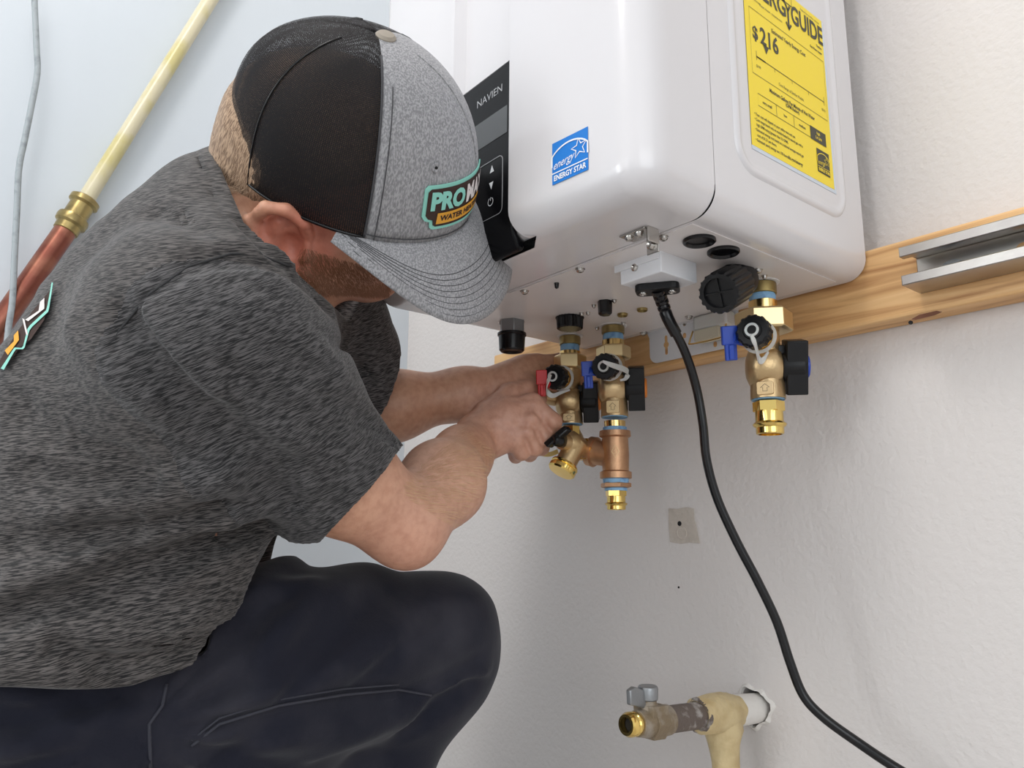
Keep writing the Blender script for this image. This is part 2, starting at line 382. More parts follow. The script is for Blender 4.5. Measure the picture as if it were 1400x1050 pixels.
def strut():
    A = on(1226, 344, 1, -0.075); B = on(1231, 385, 1, -0.075)
    z1 = on(1227, 339, 1, -0.078).z; z0 = on(1259, 401, 1, -0.040).z; x0 = on(1255, 372, 1, -0.04).x
    x0 = (on(1227, 341, 1, -0.078).x + x0) / 2
    y0, y1, t, lip = -0.0375, -0.078, 0.0025, 0.010
    prof = [(y1 + 0.009, z1 - lip), (y1, z1 - lip), (y1, z1), (y0, z1), (y0, z0), (y1, z0), (y1, z0 + lip), (y1 + 0.009, z0 + lip)]
    inn = [(y1 + 0.009, z1 - lip + t), (y1 + t, z1 - lip + t), (y1 + t, z1 - t), (y0 - t, z1 - t), (y0 - t, z0 + t), (y1 + t, z0 + t), (y1 + t, z0 + lip - t), (y1 + 0.009, z0 + lip - t)]
    bm = bmesh.new(); x1 = 0.30; outl = prof + inn[::-1]
    A = [bm.verts.new((x0, y, z)) for y, z in outl]; B = [bm.verts.new((x1, y, z)) for y, z in outl]; n = len(outl)
    for i in range(n): bm.faces.new((A[i], A[(i + 1) % n], B[(i + 1) % n], B[i]))
    for L in (A, B):
        for i in range(7): bm.faces.new((L[i], L[i + 1], L[n - 2 - i], L[n - 1 - i]))
    s = thing('strut_channel', 'zinc plated steel strut channel screwed to the board right of the heater', 'channel', (x0, y0, z0))
    obj('rail', bm, M_zinc, s, smooth=20, bevel=0.0008)
    zc = (z0 + z1) / 2
    for k in range(4):
        cx = x0 + 0.105 + 0.075 * k; bm = bmesh.new()
        prism(bm, rrect(0.038, 0.013, 0.0063), (cx, y0 - t - 0.0002, zc), (1, 0, 0), (0, 0, 1), 0.0003)
        obj('slot', bm, M_wood, s, smooth=0)
        bm = bmesh.new(); prism_ring(bm, rrect(0.041, 0.016, 0.0078), rrect(0.038, 0.013, 0.0063), (cx, y0 - t, zc), (1, 0, 0), (0, 0, 1), 0.0008)
        obj('slot_rim', bm, M_zinc, s, smooth=0)
    cx = x0 + 0.033
    bm = bmesh.new(); lathe(bm, (cx, y0 - t, zc - 0.006), (0, -1, 0), [(0, 0.0125), (0.0022, 0.0125), (0.0022, 0.005)], 28)
    wsh = obj('washer', bm, M_galv, s)
    bm = bmesh.new(); lathe(bm, (cx, y0 - t - 0.002, zc - 0.006), (0, -1, 0), [(0, 0.0062), (0.004, 0.0055), (0.005, 0.003)], 6)
    obj('bolt', bm, M_hole, wsh, smooth=0)
strut()

# ------------------------------------------------------------------ water heater
H = CZ + 0.2616                       # underside
HX0, HX1 = -0.7923, -0.3524           # sides
HY0, HYS, HYF = -0.040, -0.299, -0.392  # back, seam, front
heater = thing('water_heater', 'white wall-hung tankless water heater with a black control panel', 'water heater', ((HX0 + HX1) / 2, HY0, H))
PX0, PX1 = -0.600, -0.510             # centre recess of the cover
def arc(cx, cy, r, a0, a1, n):
    return [(cx + r * math.cos(a0 + (a1 - a0) * k / n), cy + r * math.sin(a0 + (a1 - a0) * k / n)) for k in range(n + 1)]
def loft_down(name, plan, inner_ok, material, rb, ztop=0.69, open_edge=None, label=None):
    """side shell from an open plan outline, rounded under by radius rb into the underside. inner_ok(i)->inward direction"""
    bm = bmesh.new(); N = len(plan); P = [Vector((x, y)) for x, y in plan]
    nrm = []
    for i in range(N):
        a = P[max(i - 1, 0)]; b = P[min(i + 1, N - 1)]; t = (b - a).normalized(); nrm.append(Vector((t.y, -t.x)))   # outward
    for i in (0, N - 1): nrm[i] = inner_ok(i)
    for i in range(N):
        if P[i].y > HY0 - 0.001: nrm[i] = Vector((1 if P[i].x > -0.5 else -1, 0))
    rings = []
    K = 8
    levels = [(-rb + rb * math.cos(PI / 2 * k / K), rb * (1 - math.sin(PI / 2 * k / K))) for k in range(K, -1, -1)]
    levels = levels + [(0.0, rb + (ztop - rb) * t) for t in (0.02, 0.2, 0.5, 1.0)]
    for off, z in levels:
        rings.append([bm.verts.new((P[i].x + nrm[i].x * off, P[i].y + nrm[i].y * off, H + z)) for i in range(N)])
    for j in range(len(rings) - 1):
        for i in range(N - 1): bm.faces.new((rings[j][i], rings[j][i + 1], rings[j + 1][i + 1], rings[j + 1][i]))
    bm.faces.new(rings[0][::-1]); bm.faces.new(rings[-1])
    return obj(name, bm, material, heater, smooth=40, label=label)
RB = 0.022
# cabinet: open outline going seam-left -> back -> seam-right (counter clockwise seen from above gives outward normal to the right of travel)
r = 0.02
cab = [(HX1, HYS)] + [(HX1, HYS + 0.03)] + [(HX1, HY0 - 0.03), (HX1, HY0), (HX0, HY0)] + [(HX0, HY0 - 0.03), (HX0, HYS + 0.03), (HX0, HYS)]
cabinet = loft_down('cabinet', cab, lambda i: Vector((1, 0)) if i == 0 else Vector((-1, 0)), M_white, RB)
g = 0.0006
wy0, wy1 = -0.4000, -0.3860          # wing surface: inner edge, outer edge
RC = 0.034
def cover_plan():
    L = [(HX0, HYS - g), (HX0, wy1 + RC * 0.9)]
    L += arc(HX0 + RC, wy1 + RC * 0.86, RC, PI, 1.5 * PI - 0.14, 10)
    L += [(PX0 - 0.08, wy0 + 0.008), (PX0 - 0.012, wy0), (PX0 - 0.003, wy0 + 0.001), (PX0, wy0 + 0.006), (PX0 + 0.004, wy0 + 0.012)]
    L += [(PX1 - 0.004, wy0 + 0.012), (PX1, wy0 + 0.006), (PX1 + 0.003, wy0 + 0.001), (PX1 + 0.012, wy0 + 0.0005)]
    L += arc(HX1 - RC, wy1 + RC * 0.86, RC, 1.5 * PI + 0.14, 2 * PI, 10)
    L += [(HX1, wy1 + RC * 0.9 + 0.002), (HX1, HYS - g)]
    return L
cover = loft_down('front_cover', cover_plan(), lambda i: Vector((-1, 0)) if i == 0 else Vector((1, 0)), M_white, RB * 1.15)
# dark gap strip inside the seam
bm = bmesh.new(); box(bm, ((HX0 + HX1) / 2, HYS - g / 2, H + 0.355), (HX1 - HX0 - 0.001, 0.004, 0.66)); obj('seam_gasket', bm, M_plate, heater, smooth=0)
# embossed side panel
def side(x, y): return on(x, y, 0, HX1)
def side_panel():
    y0, y1 = -0.268, -0.074; z0 = H + 0.050; z1 = H + 0.60
    c = ((y0 + y1) / 2, (z0 + z1) / 2); bm = bmesh.new()
    lv = [(0.0, 0.0000), (0.002, 0.0020), (0.005, 0.0028), (0.008, 0.0020), (0.010, 0.0012), (0.014, 0.0010)]
    rings = []
    for ins, h in lv:
        pts = rrect(y1 - y0 - 2 * ins, z1 - z0 - 2 * ins, max(0.03 - ins, 0.006), 8, *c)
        rings.append([bm.verts.new((HX1 + h - 0.0002, a, b)) for a, b in pts])
    for i in range(len(rings) - 1):
        for k in range(len(rings[0])): bm.faces.new((rings[i][k], rings[i][(k + 1) % len(rings[0])], rings[i + 1][(k + 1) % len(rings[0])], rings[i + 1][k]))
    bm.faces.new(rings[-1])
    return obj('side_panel', bm, M_white, heater, smooth=60, label='embossed rectangular frame on the side')
side_panel()

# energy label on the side (u runs towards the wall, v up)
LO = side(1026.5, 199); LE = side(1139, 259); LW = LE.y - LO.y; LZ = (LO.z + LE.z) / 2
LH = 0.193
lab_o = (HX1 + 0.0010, LO.y, LZ); U = (0, 1, 0); V = (0, 0, 1)
bm = bmesh.new(); prism(bm, [(0, -0.004), (LW + 0.004, -0.004), (LW + 0.004, LH), (0, LH)], lab_o, U, V, 0.0002)
backing = obj('label_backing', bm, M_clearlab, heater, smooth=0)
bm = bmesh.new(); prism(bm, [(0, 0), (LW, 0), (LW, LH), (0, LH)], lab_o, U, V, 0.0005)
guide = obj('energy_label', bm, M_yel_s, heater, smooth=0, label='yellow energy cost label with black print')
def lp(x, y):            # photo pixel -> label coordinates
    p = side(x, y); return (p.y - LO.y, p.z - LZ)
ink = []
def T(s, size, x, y, align='CENTER', bold=0.0, sx=0.9):
    ink.append(put(text2d(s, size, align, bold, sx), lab_o, U, V, x, y, 0.0008))
def Ls(pts, wd, closed=False): ink.append(stroke(pts, wd, lab_o, U, V, 0.0008, closed))
def q(cx, cy): return lp(1010 + cx / 8.08, cy / 8.08)          # from the first zoomed crop
def q2(cx, cy): return lp(1010 + cx / 7.0, 120 + cy / 7.0)     # from the second
e = q(890, 500); gd = q(555, 170)
ztl = q(890, 345)[1] - q(895, 500)[1]
T('GUIDE', 0.029, q(560, 120)[0] - 0.001, (q(890, 345)[1] + q(895, 500)[1]) / 2, 'LEFT', 0.0007, 0.72)
T('ENERG', 0.029, q(495, 110)[0] + 0.002, (q(890, 345)[1] + q(895, 500)[1]) / 2, 'RIGHT', 0.0007, 0.80)
yx = q(520, 60)[0]; yy = (q(890, 345)[1] + q(895, 500)[1]) / 2
Ls([(yx - 0.004, yy + 0.0075), (yx, yy + 0.001), (yx, yy - 0.019)], 0.0030); Ls([(yx + 0.004, yy + 0.0075), (yx, yy + 0.001)], 0.0028)
Ls([(yx - 0.0045, yy - 0.0135), (yx, yy - 0.0205), (yx + 0.0045, yy - 0.0135)], 0.0026)
b0, b1, b2, b3 = q(92, 75), q(918, 700), q2(835, 330), q(128, 795)
Ls([b0, (b1[0], b0[1] * 0.5 + b1[1] * 0.5), (b2[0], b2[1] * 0.5 + b3[1] * 0.5), (b3[0] * 0 + b0[0], b2[1] * 0.5 + b3[1] * 0.5)][:4], 0.0005, True)
T('U.S. Government', 0.0034, 0.006, q(150, 5)[1], 'LEFT'); T('Federal law prohibits removal', 0.0034, q(870, 280)[0], LH - 0.006, 'RIGHT')
T('Water Heater - Instantaneous', 0.0036, 0.045, q(300, 120)[1] - 0.001, 'CENTER'); T('Tankless', 0.0034, q(900, 570)[0], q(880, 540)[1], 'RIGHT', 0.0001)
T('Gas Water Heater', 0.0034, q(900, 600)[0], q(880, 585)[1] - 0.001, 'RIGHT', 0.0001)
T('Estimated Yearly Energy Cost', 0.0062, (q(330, 330)[0] + q(730, 620)[0]) / 2, q(525, 480)[1], 'CENTER', 0.0001, 0.82)
T('$', 0.019, q(165, 390)[0], q(165, 390)[1] + 0.001, 'CENTER', 0.0005); T('216', 0.0245, (q(210, 410)[0] + q(430, 540)[0]) / 2, q(315, 470)[1], 'CENTER', 0.0006, 0.86)
tx, ty = q(285, 560); ink.append(flat([(tx - 0.005, ty + 0.004), (tx, ty - 0.005), (tx + 0.005, ty + 0.004)][::-1], lab_o, U, V, 0.0008))
a0, a1 = q(178, 620), q2(802, 155); ys = (a0[1] + a1[1]) / 2
Ls([(a0[0], ys), (q(280, 690)[0], ys)], 0.0014); Ls([(a0[0], ys), (a1[0], ys)], 0.0007)
for c in (0, 0.25, 0.5, 0.75, 1):
    X = a0[0] + (a1[0] - a0[0]) * c; Ls([(X, ys + (0.006 if c in (0, 1) else 0)), (X, ys - 0.004)], 0.0005)
T('$199', 0.004, q(200, 715)[0], ys - 0.010); T('$310', 0.004, q2(795, 200)[0], ys - 0.010)
T('Cost Range of Similar Models', 0.0044, (q(420, 920)[0] + q2(610, 130)[0]) / 2, (q(420, 930)[1] + q2(600, 125)[1]) / 2, 'CENTER', 0, 0.85)
T('Maximum Gallons Per Minute of Hot Water', 0.0056, (q2(240, 10)[0] + q2(745, 320)[0]) / 2, (q2(255, 20)[1] + q2(740, 320)[1]) / 2, 'CENTER', 0.00012, 0.80)
T('(GPM Rating)', 0.0052, q2(500, 210)[0], q2(500, 210)[1], 'CENTER', 0.0001, 0.85)
r0, r1, r2_, r3 = q2(165, 50), q2(165, 165), q2(665, 480), q2(815, 470)
zt = (r0[1] + q2(668, 380)[1]) / 2; zb = (r1[1] + r2_[1]) / 2; xs = [r0[0], q2(345, 200)[0], q2(512, 300)[0], q2(668, 400)[0], r3[0]]
Ls([(xs[0], zt), (xs[3], zt), (xs[3], zb), (xs[0], zb)], 0.0005, True)
for k in (1, 2): Ls([(xs[k], zt), (xs[k], zb)], 0.0005)
zm = (zt + zb) / 2
for k, s in enumerate(('very small', 'low', 'medium')): T(s, 0.0042, (xs[k] + xs[k + 1]) / 2, zm, 'CENTER', 0.00008)
ink.append(flat([(xs[3], zb - 0.001), (xs[4], zb - 0.001), (xs[4], zt + 0.001), (xs[3], zt + 0.001)], lab_o, U, V, 0.0008))
by = [q2(150, 240)[1] - 0.0020 - 0.0052 * k for k in range(6)]
for k, s in enumerate(('\u2022 Your cost will depend on your utility rates and use.', '\u2022 Cost range based only on models fueled by natural gas with a', '   high GPM rating (greater than 3.5 GPM).',
                       '\u2022 Estimated energy cost based on a national average natural gas', '   cost of $1.21 per therm.', '\u2022 Estimated yearly energy use: 178 therms.')):
    T(s, 0.0040, 0.006, by[k], 'LEFT', 0.00006, 0.80)
T('ftc.gov/energy', 0.0052, q2(530, 710)[0], q2(530, 710)[1], 'CENTER', 0.0001, 0.85)
s0, s1 = q2(728, 585), q2(862, 875); es0 = (s0[0], s1[1] + 0.0005); ew, eh = s1[0] - s0[0], q2(728, 585)[1] - q2(742, 810)[1]
ink.append(flat([(es0[0], es0[1]), (es0[0] + ew, es0[1]), (es0[0] + ew, es0[1] + eh), (es0[0], es0[1] + eh)], lab_o, U, V, 0.0008))
Ls([(0.062, LH - 0.012), (0.085, LH - 0.012), (0.085, LH - 0.002), (0.062, LH - 0.002)], 0.0012, True)
obj('label_print', merge(*ink), M_ink, guide, smooth=0)
def energy_mark(o, u, v, w, h, lift, band=True):
    "arc, star and script of the energy mark as thin print"
    L = []
    ac = [(w * 0.5 + w * 0.62 * math.cos(a), h * 0.36 + h * 0.50 * math.sin(a)) for a in [PI * (0.02 + 0.95 * k / 16) for k in range(17)]]
    ac = [(min(max(x, 0), w), y) for x, y in ac]
    L.append(stroke(ac, w * 0.035, o, u, v, lift))
    st = []
    for k in range(10):
        a = PI / 2 + 0.12 + k * PI / 5; rr = w * (0.22 if k % 2 == 0 else 0.095); st.append((w * 0.77 + rr * math.cos(a), h * 0.60 + rr * math.sin(a)))
    L.append(stroke(st, w * 0.028, o, u, v, lift, True))
    tx = text2d('energy', h * 0.27, 'LEFT', 0.0, 1.0)
    for q_ in tx.verts: q_.co.x += 0.45 * q_.co.y
    x0 = min(q_.co.x for q_ in tx.verts); xsz = max(q_.co.x for q_ in tx.verts) - x0
    for q_ in tx.verts: q_.co.x = (q_.co.x - x0) * w * 0.60 / xsz; q_.co.y += 0.10 * q_.co.x
    L.append(put(tx, o, u, v, w * 0.05, h * 0.42, lift))
    L.append(stroke([(0, h * 0.255), (w, h * 0.255)], w * 0.025, o, u, v, lift))
    tx = text2d('ENERGY STAR', h * 0.175, 'CENTER', 0.0002, 1.0)
    xsz = max(q_.co.x for q_ in tx.verts) - min(q_.co.x for q_ in tx.verts)
    for q_ in tx.verts: q_.co.x *= w * 0.90 / xsz
    L.append(put(tx, o, u, v, w * 0.5, h * 0.125, lift))
    return merge(*L)
eo = Vector(lab_o) + Vector(U) * es0[0] + Vector(V) * es0[1]
obj('label_mark', merge(energy_mark(eo, U, V, ew, eh, 0.0011), put(text2d('high', 0.004, 'CENTER', 0.0001), lab_o, U, V, (xs[3] + xs[4]) / 2, zm + 0.0025, 0.0011),
    put(text2d('5.4 GPM', 0.0042, 'CENTER', 0.0001, 0.8), lab_o, U, V, (xs[3] + xs[4]) / 2, zm - 0.0028, 0.0011)), M_yel_s, guide, smooth=0)

# blue energy sticker on the right wing of the cover
WE = (*arc(HX1 - RC, wy1 + RC * 0.86, RC, 1.5 * PI + 0.14, 2 * PI, 10)[0], 0)
def wing_pt(x, y):
    # wing plane from (PX1+.012, wy0+.0005) to (HX1-RC+..)
    A = Vector((PX1 + 0.012, wy0 + 0.0005, 0)); B = Vector(WE); d = (B - A).normalized(); n = Vector((d.y, -d.x, 0))
    t = Vector(ray(x, y)); c = Vector(CAM); k = (A - c).dot(n) / t.dot(n); return c + t * k
pa, pb, pc_ = wing_pt(756, 252), wing_pt(805, 234), wing_pt(757, 195)
A_ = Vector((PX1 + 0.012, wy0 + 0.0005, 0)); B_ = Vector(WE); WU = (B_ - A_).normalized()
sw = (pb - pa).dot(WU); sh = pc_.z - pa.z; so = Vector((pa.x, pa.y, (pa.z + pb.z) / 2)) + Vector((WU.y, -WU.x, 0)) * 0.0004
bm = bmesh.new(); prism(bm, [(0, 0), (sw, 0), (sw, sh), (0, sh)], so, WU, (0, 0, 1), 0.0004)
stk = obj('energy_sticker', bm, M_blue_s, heater, smooth=0, label='blue square energy sticker with white print')
obj('sticker_print', energy_mark(so, WU, (0, 0, 1), sw, sh, 0.0008), M_printw, stk, smooth=0)

# control panel in the centre recess
PYF = wy0 + 0.0085
def pp(x, y): return on(x, y, 1, PYF)
zt = pp(706, 73).z
def control_panel():
    bm = bmesh.new(); x0, x1 = PX0 + 0.001, PX1 - 0.001; z0 = H - 0.012; zz = []
    # side profile (depth, height) swept over the width, foot curls under the cover
    prof = [(PYF, zt), (PYF, H + 0.05), (PYF - 0.001, H + 0.02), (PYF + 0.002, H + 0.008), (PYF + 0.007, H - 0.006), (PYF + 0.014, H - 0.007), (PYF + 0.017, H - 0.002)]
    back = [(y + 0.006, z) for y, z in prof[:-3]] + [(PYF + 0.012, H + 0.004), (PYF + 0.017, H + 0.002)]
    back[0] = (PYF + 0.006, zt)
    L = prof + back[::-1]
    A = [bm.verts.new((x0, y, z)) for y, z in L]; B = [bm.verts.new((x1, y, z)) for y, z in L]; n = len(L)
    for i in range(n): bm.faces.new((A[i], A[(i + 1) % n], B[(i + 1) % n], B[i]))
    bm.faces.new(A[::-1]); bm.faces.new(B)
    pn = obj('control_panel', bm, M_pblack, heater, smooth=50, bevel=0.0025)
    o = (x0, PYF, H); W = x1 - x0
    def c(x, y): p = pp(x, y); return (p.x - x0, p.z - H)
    up, vp = (1, 0, 0), (0, 0, 1)
    a, b = c(694, 143), c(694, 180)
    bm = bmesh.new(); prism(bm, [(W * 0.20, b[1]), (a[0], b[1]), (a[0], a[1]), (W * 0.20, a[1])], o, up, vp, 0.0004); obj('screen', bm, M_screen, pn, smooth=0)
    t1, t0 = c(687, 122), c(653, 140)
    tx = text2d('NAVIEN', 0.0115, 'CENTER', 0.0, 1.0); xw = max(v.co.x for v in tx.verts) - min(v.co.x for v in tx.verts)
    for v in tx.verts: v.co.x *= (t1[0] - t0[0]) / xw
    obj('panel_lettering', put(tx, o, up, vp, (t1[0] + t0[0]) / 2, (t1[1] + t0[1]) / 2 - 0.001, 0.0004), M_silver, pn, smooth=0)
    k0, k1 = c(688, 210), c(688, 290); kx = k0[0]
    out = rrect(0.055, k0[1] - k1[1], 0.006, 5, kx - 0.0275, (k0[1] + k1[1]) / 2); inn = rrect(0.0535, k0[1] - k1[1] - 0.0015, 0.0055, 5, kx - 0.0275, (k0[1] + k1[1]) / 2)
    bm = bmesh.new(); prism_ring(bm, out, inn, o, up, vp, 0.0006); obj('keypad_frame', bm, M_silver, pn, smooth=0)
    for (x, y, s) in ((673, 231, 1), (672, 254, -1)):
        cx, cy = c(x, y); bt = flat([(cx - 0.0034, cy - 0.0036 * s), (cx + 0.0034, cy - 0.0036 * s), (cx, cy + 0.0040 * s)][::s], o, up, vp, 0.0004)
        obj('arrow_button', bt, M_printw, pn, smooth=0)
    cx, cy = c(671, 276); bm = stroke([(cx + 0.0040 * math.cos(a), cy + 0.0040 * math.sin(a)) for a in [PI * 0.62 + k * PI * 1.76 / 14 for k in range(15)]], 0.0007, o, up, vp, 0.0004)
    obj('power_button', merge(bm, stroke([(cx, cy + 0.0045), (cx, cy + 0.001)], 0.0007, o, up, vp, 0.0004)), M_printw, pn, smooth=0)
    for dx, s in ((0.028, '+H'), (0.028, 'D')):
        pass
control_panel()

# ---- underside fittings (bp = point on the underside seen at a pixel)
def bp(x, y, dz=0.0): return on(x, y, 2, H - dz)
DN = Vector((0, 0, -1))
def screw(x, y, r=0.0042, par=None):
    c = bp(x, y, 0.001); bm = bmesh.new()
    lathe(bm, c + Vector((0, 0, 0.002)), DN, [(0, r * 1.25), (0.002, r * 1.25), (0.0021, r), (0.0042, r * 0.95), (0.0055, r * 0.6), (0.0057, r * 0.35), (0.0040, r * 0.3)], 16)
    return obj('screw', bm, M_steel, par or heater)
for x, y in ((717, 398), (793, 368), (633, 433), (655, 423), (880, 455), (942, 433), (1036, 369)): screw(x, y)
for x, y in ((768, 465), (804, 427), (795, 428), (812, 417), (840, 410), (852, 441), (816, 448), (685, 441), (714, 440), (1012, 381), (1045, 377)): screw(x, y, 0.0026)
def ring_hole(x, y, r, name='grommet', m=M_rubber):
    bm = bmesh.new(); lathe(bm, bp(x, y, 0.0008), DN, [(0, r), (0.0022, r), (0.0032, r * 0.93), (0.0032, r * 0.82), (0.0008, r * 0.74), (0.0005, r * 0.3)], 36)
    return obj(name, bm, m, heater)
ring_hole(956, 328, 0.0150); ring_hole(989, 343, 0.0152)
for x, y in ((851, 429), (878, 422)): ring_hole(x, y, 0.0065, 'knockout', M_dcpl)
bm = bmesh.new(); lathe(bm, bp(761, 386), DN, [(0, 0.003), (0.006, 0.0022), (0.007, 0.001)], 12); obj('rubber_plug', bm, M_rubber, heater)
# bottom seam line plate: a large thin service plate
def plate():
    a, b = bp(676.6, 406.8), bp(868.4, 330.4)
    y1 = HY0 - 0.012
    pts = [(HX0 + 0.025, HYS + 0.004), (HX1 - 0.028, HYS + 0.004), (HX1 - 0.028, y1), (HX0 + 0.025, y1)]
    bm = bmesh.new(); o = Vector((0, 0, H + 0.0005))
    A = [bm.verts.new((x, y, H + 0.001)) for x, y in pts]; B = [bm.verts.new((x, y, H - 0.0009)) for x, y in pts]
    bm.faces.new(A); bm.faces.new(B[::-1])
    for i in range(4): bm.faces.new((A[i], A[(i + 1) % 4], B[(i + 1) % 4], B[i]))
    obj('bottom_plate', bm, M_plate, heater, smooth=0)
plate()
def lower_bracket():
    yb = -0.0395; c = lambda x, y: on(x, y, 1, yb)
    z0 = c(900, 496).z; x0 = c(889, 470).x; x1 = c(1012, 470).x
    cx, cz = (x0 + x1) / 2, z0; bm = bmesh.new()
    z1 = H + 0.004
    pts = [(x0 + 0.012 * (1 - math.cos(a)), z0 + 0.012 * (1 - math.sin(a))) for a in [PI / 2 * k / 6 for k in range(7)]]
    pts = pts + [(x1 - 0.012, z0), (x1, z0 + 0.012), (x1, z1), (x0 - 0.006, z1), (x0 - 0.003, z1 - 0.006), (x0, z1 - 0.012)]
    prism(bm, pts, (0, yb, 0), (1, 0, 0), (0, 0, 1), 0.0015)
    b = obj('wall_bracket', bm, M_steelw, heater, smooth=0)
    k = c(912, 472); bm = bmesh.new()
    prism(bm, circ(0.0042, 16, 0, 0.0005), (k.x, yb - 0.0014, k.z), (1, 0, 0), (0, 0, 1), 0.0004); prism(bm, rrect(0.0042, 0.026, 0.002, 3), (k.x, yb - 0.0014, k.z), (1, 0, 0), (0, 0, 1), 0.0003)
    obj('keyhole_slot', bm, M_wood, b, smooth=0)
    for x, y in ((937, 459), (979, 471), (1000, 448)):
        k = c(x, y); bm = bmesh.new(); prism(bm, rrect(0.005, 0.007, 0.0024, 3), (k.x, yb - 0.0014, k.z), (1, 0, 0), (0, 0, 1), 0.0004); obj('bracket_hole', bm, M_wood, b, smooth=0)
    for x, y in ((945, 433), (937, 443)):
        k = c(x, y); bm = bmesh.new(); lathe(bm, k + Vector((0, 0.001, 0)), (0, -1, 0), [(0, 0.0035), (0.003, 0.003), (0.004, 0.001)], 12); obj('screw', bm, M_steel, b)
    # translucent connector block with wire clip
    y2 = -0.062; e = lambda x, y: on(x, y, 1, y2); p0, p1 = e(947, 448), e(992, 425)
    bm = bmesh.new(); xw = p1.x - p0.x; ztop = H - 0.001; zb = e(955, 452).z
    box(bm, ((p0.x + p1.x) / 2, y2 + 0.010, (ztop + zb) / 2), (xw, 0.020, ztop - zb)); cb = obj('wire_connector', bm, M_strap, heater, bevel=0.003)
    w0, w1 = e(948, 466), e(984, 447)
    bm = bmesh.new(); box(bm, ((w0.x + w1.x) / 2, y2 + 0.008, zb - 0.006), (xw * 0.75, 0.018, 0.014)); obj('connector_plug', bm, mat('cream plastic', (0.62, 0.58, 0.46), 0.45), cb, bevel=0.0015)
    bm = bmesh.new(); xa, xb = p0.x - 0.003, p1.x - 0.002
    tube(bm, catmull([(xa, y2 + 0.004, zb + 0.002), (xa, y2 - 0.003, zb - 0.012), (xa + 0.004, y2 - 0.004, zb - 0.016), (xb - 0.004, y2 - 0.004, zb - 0.016), (xb, y2 - 0.003, zb - 0.010), (xb, y2 + 0.004, zb + 0.004)], 5), 0.0011, 8)
    obj('wire_clip', bm, M_brass, cb)
lower_bracket()
def power_box():
    hh = 0.0
    A = bp(849, 362); B = bp(902, 341); 
    # box: front edge A-B (X direction), depth towards the wall
    z1 = H; 
    xl, xr = A.x, B.x; yf = (A.y + B.y) / 2
    zb = on_line(371, 0, 0, 0) if False else None
    # bottom: height found on the front right upright
    zb = on_line(902, 371, xr, yf) if False else on_line(0, 371, xr, yf)
    C = on(951, 388, 2, zb); yb = C.y
    bm = bmesh.new(); box(bm, ((xl + xr) / 2, (yf + yb) / 2, (H + zb) / 2 + 0.001), (xr - xl, yb - yf, H - zb + 0.002))
    p = obj('junction_box', bm, M_steelw, heater, bevel=0.0012, smooth=0)
    bm = bmesh.new(); box(bm, ((xl + xr) / 2 - 0.004, yf - 0.001, H - 0.004), (xr - xl + 0.004, 0.002, 0.008)); obj('box_flange', bm, M_steelw, p, smooth=0)
    bm = bmesh.new(); lathe(bm, (xl + (xr - xl) * 0.38, yf + 0.002, H - 0.009), (0, -1, 0), [(0, 0.0040), (0.004, 0.0038), (0.0055, 0.0025), (0.0045, 0.001)], 14); obj('screw', bm, M_steel, p)
    # black strain relief plate
    c = on(900, 392, 2, zb - 0.004); bm = bmesh.new()
    out = rrect(0.046, 0.025, 0.008, 5)
    up = Vector((0.90, -0.43, 0)) * 0 + Vector((1, 0, 0)); 
    u = (on(925, 385, 2, zb) - on(870, 392, 2, zb)); 
    d0, d1 = on(869, 393, 2, zb), on(929, 388, 2, zb)
    uu = (d1 - d0).normalized(); vv = Vector((-uu.y, uu.x, 0))
    cc = (d0 + d1) / 2; wd = (d1 - d0).length
    prism(bm, rrect(wd, 0.024, 0.007, 5), cc, vv * -1, uu * 1, 0.007) if False else prism(bm, [(a, b) for a, b in rrect(wd, 0.024, 0.007, 5)], cc, uu, -vv, 0.007)
    pl = obj('cord_plate', bm, M_black, p, bevel=0.001, smooth=0)
    for s in (-1, 1):
        bm = bmesh.new(); lathe(bm, cc + uu * (s * wd * 0.33) + DN * 0.006, DN, [(0, 0.0042), (0.002, 0.004), (0.003, 0.0028), (0.002, 0.0015)], 14); obj('screw', bm, M_steel, pl)
    return cc + DN * 0.007
cord_top = power_box()
def latch():
    c = bp(880, 318); bm = bmesh.new()
    box(bm, c + Vector((-0.004, -0.002, -0.001)), (0.030, 0.020, 0.002)); box(bm, c + Vector((0.007, 0.004, -0.011)), (0.014, 0.0016, 0.020)); box(bm, c + Vector((0.013, -0.003, -0.007)), (0.002, 0.014, 0.014))
    l = obj('latch_bracket', bm, M_steel, heater, bevel=0.0008, smooth=0)
    for dx, dy in ((-0.012, -0.006), (0.0, -0.006)):
        bm = bmesh.new(); lathe(bm, c + Vector((dx, dy, -0.001)), DN, [(0, 0.0045), (0.003, 0.0042), (0.0045, 0.003), (0.0035, 0.0012)], 14); obj('screw', bm, M_steel, l)
    bm = bmesh.new(); lathe(bm, c + Vector((0.006, 0.004, -0.013)), (0, -1, 0), [(0, 0.0045), (0.003, 0.0042), (0.0045, 0.003), (0.0035, 0.0012)], 14); obj('screw', bm, M_steel, l)
    screw(907, 324, 0.004)
latch()
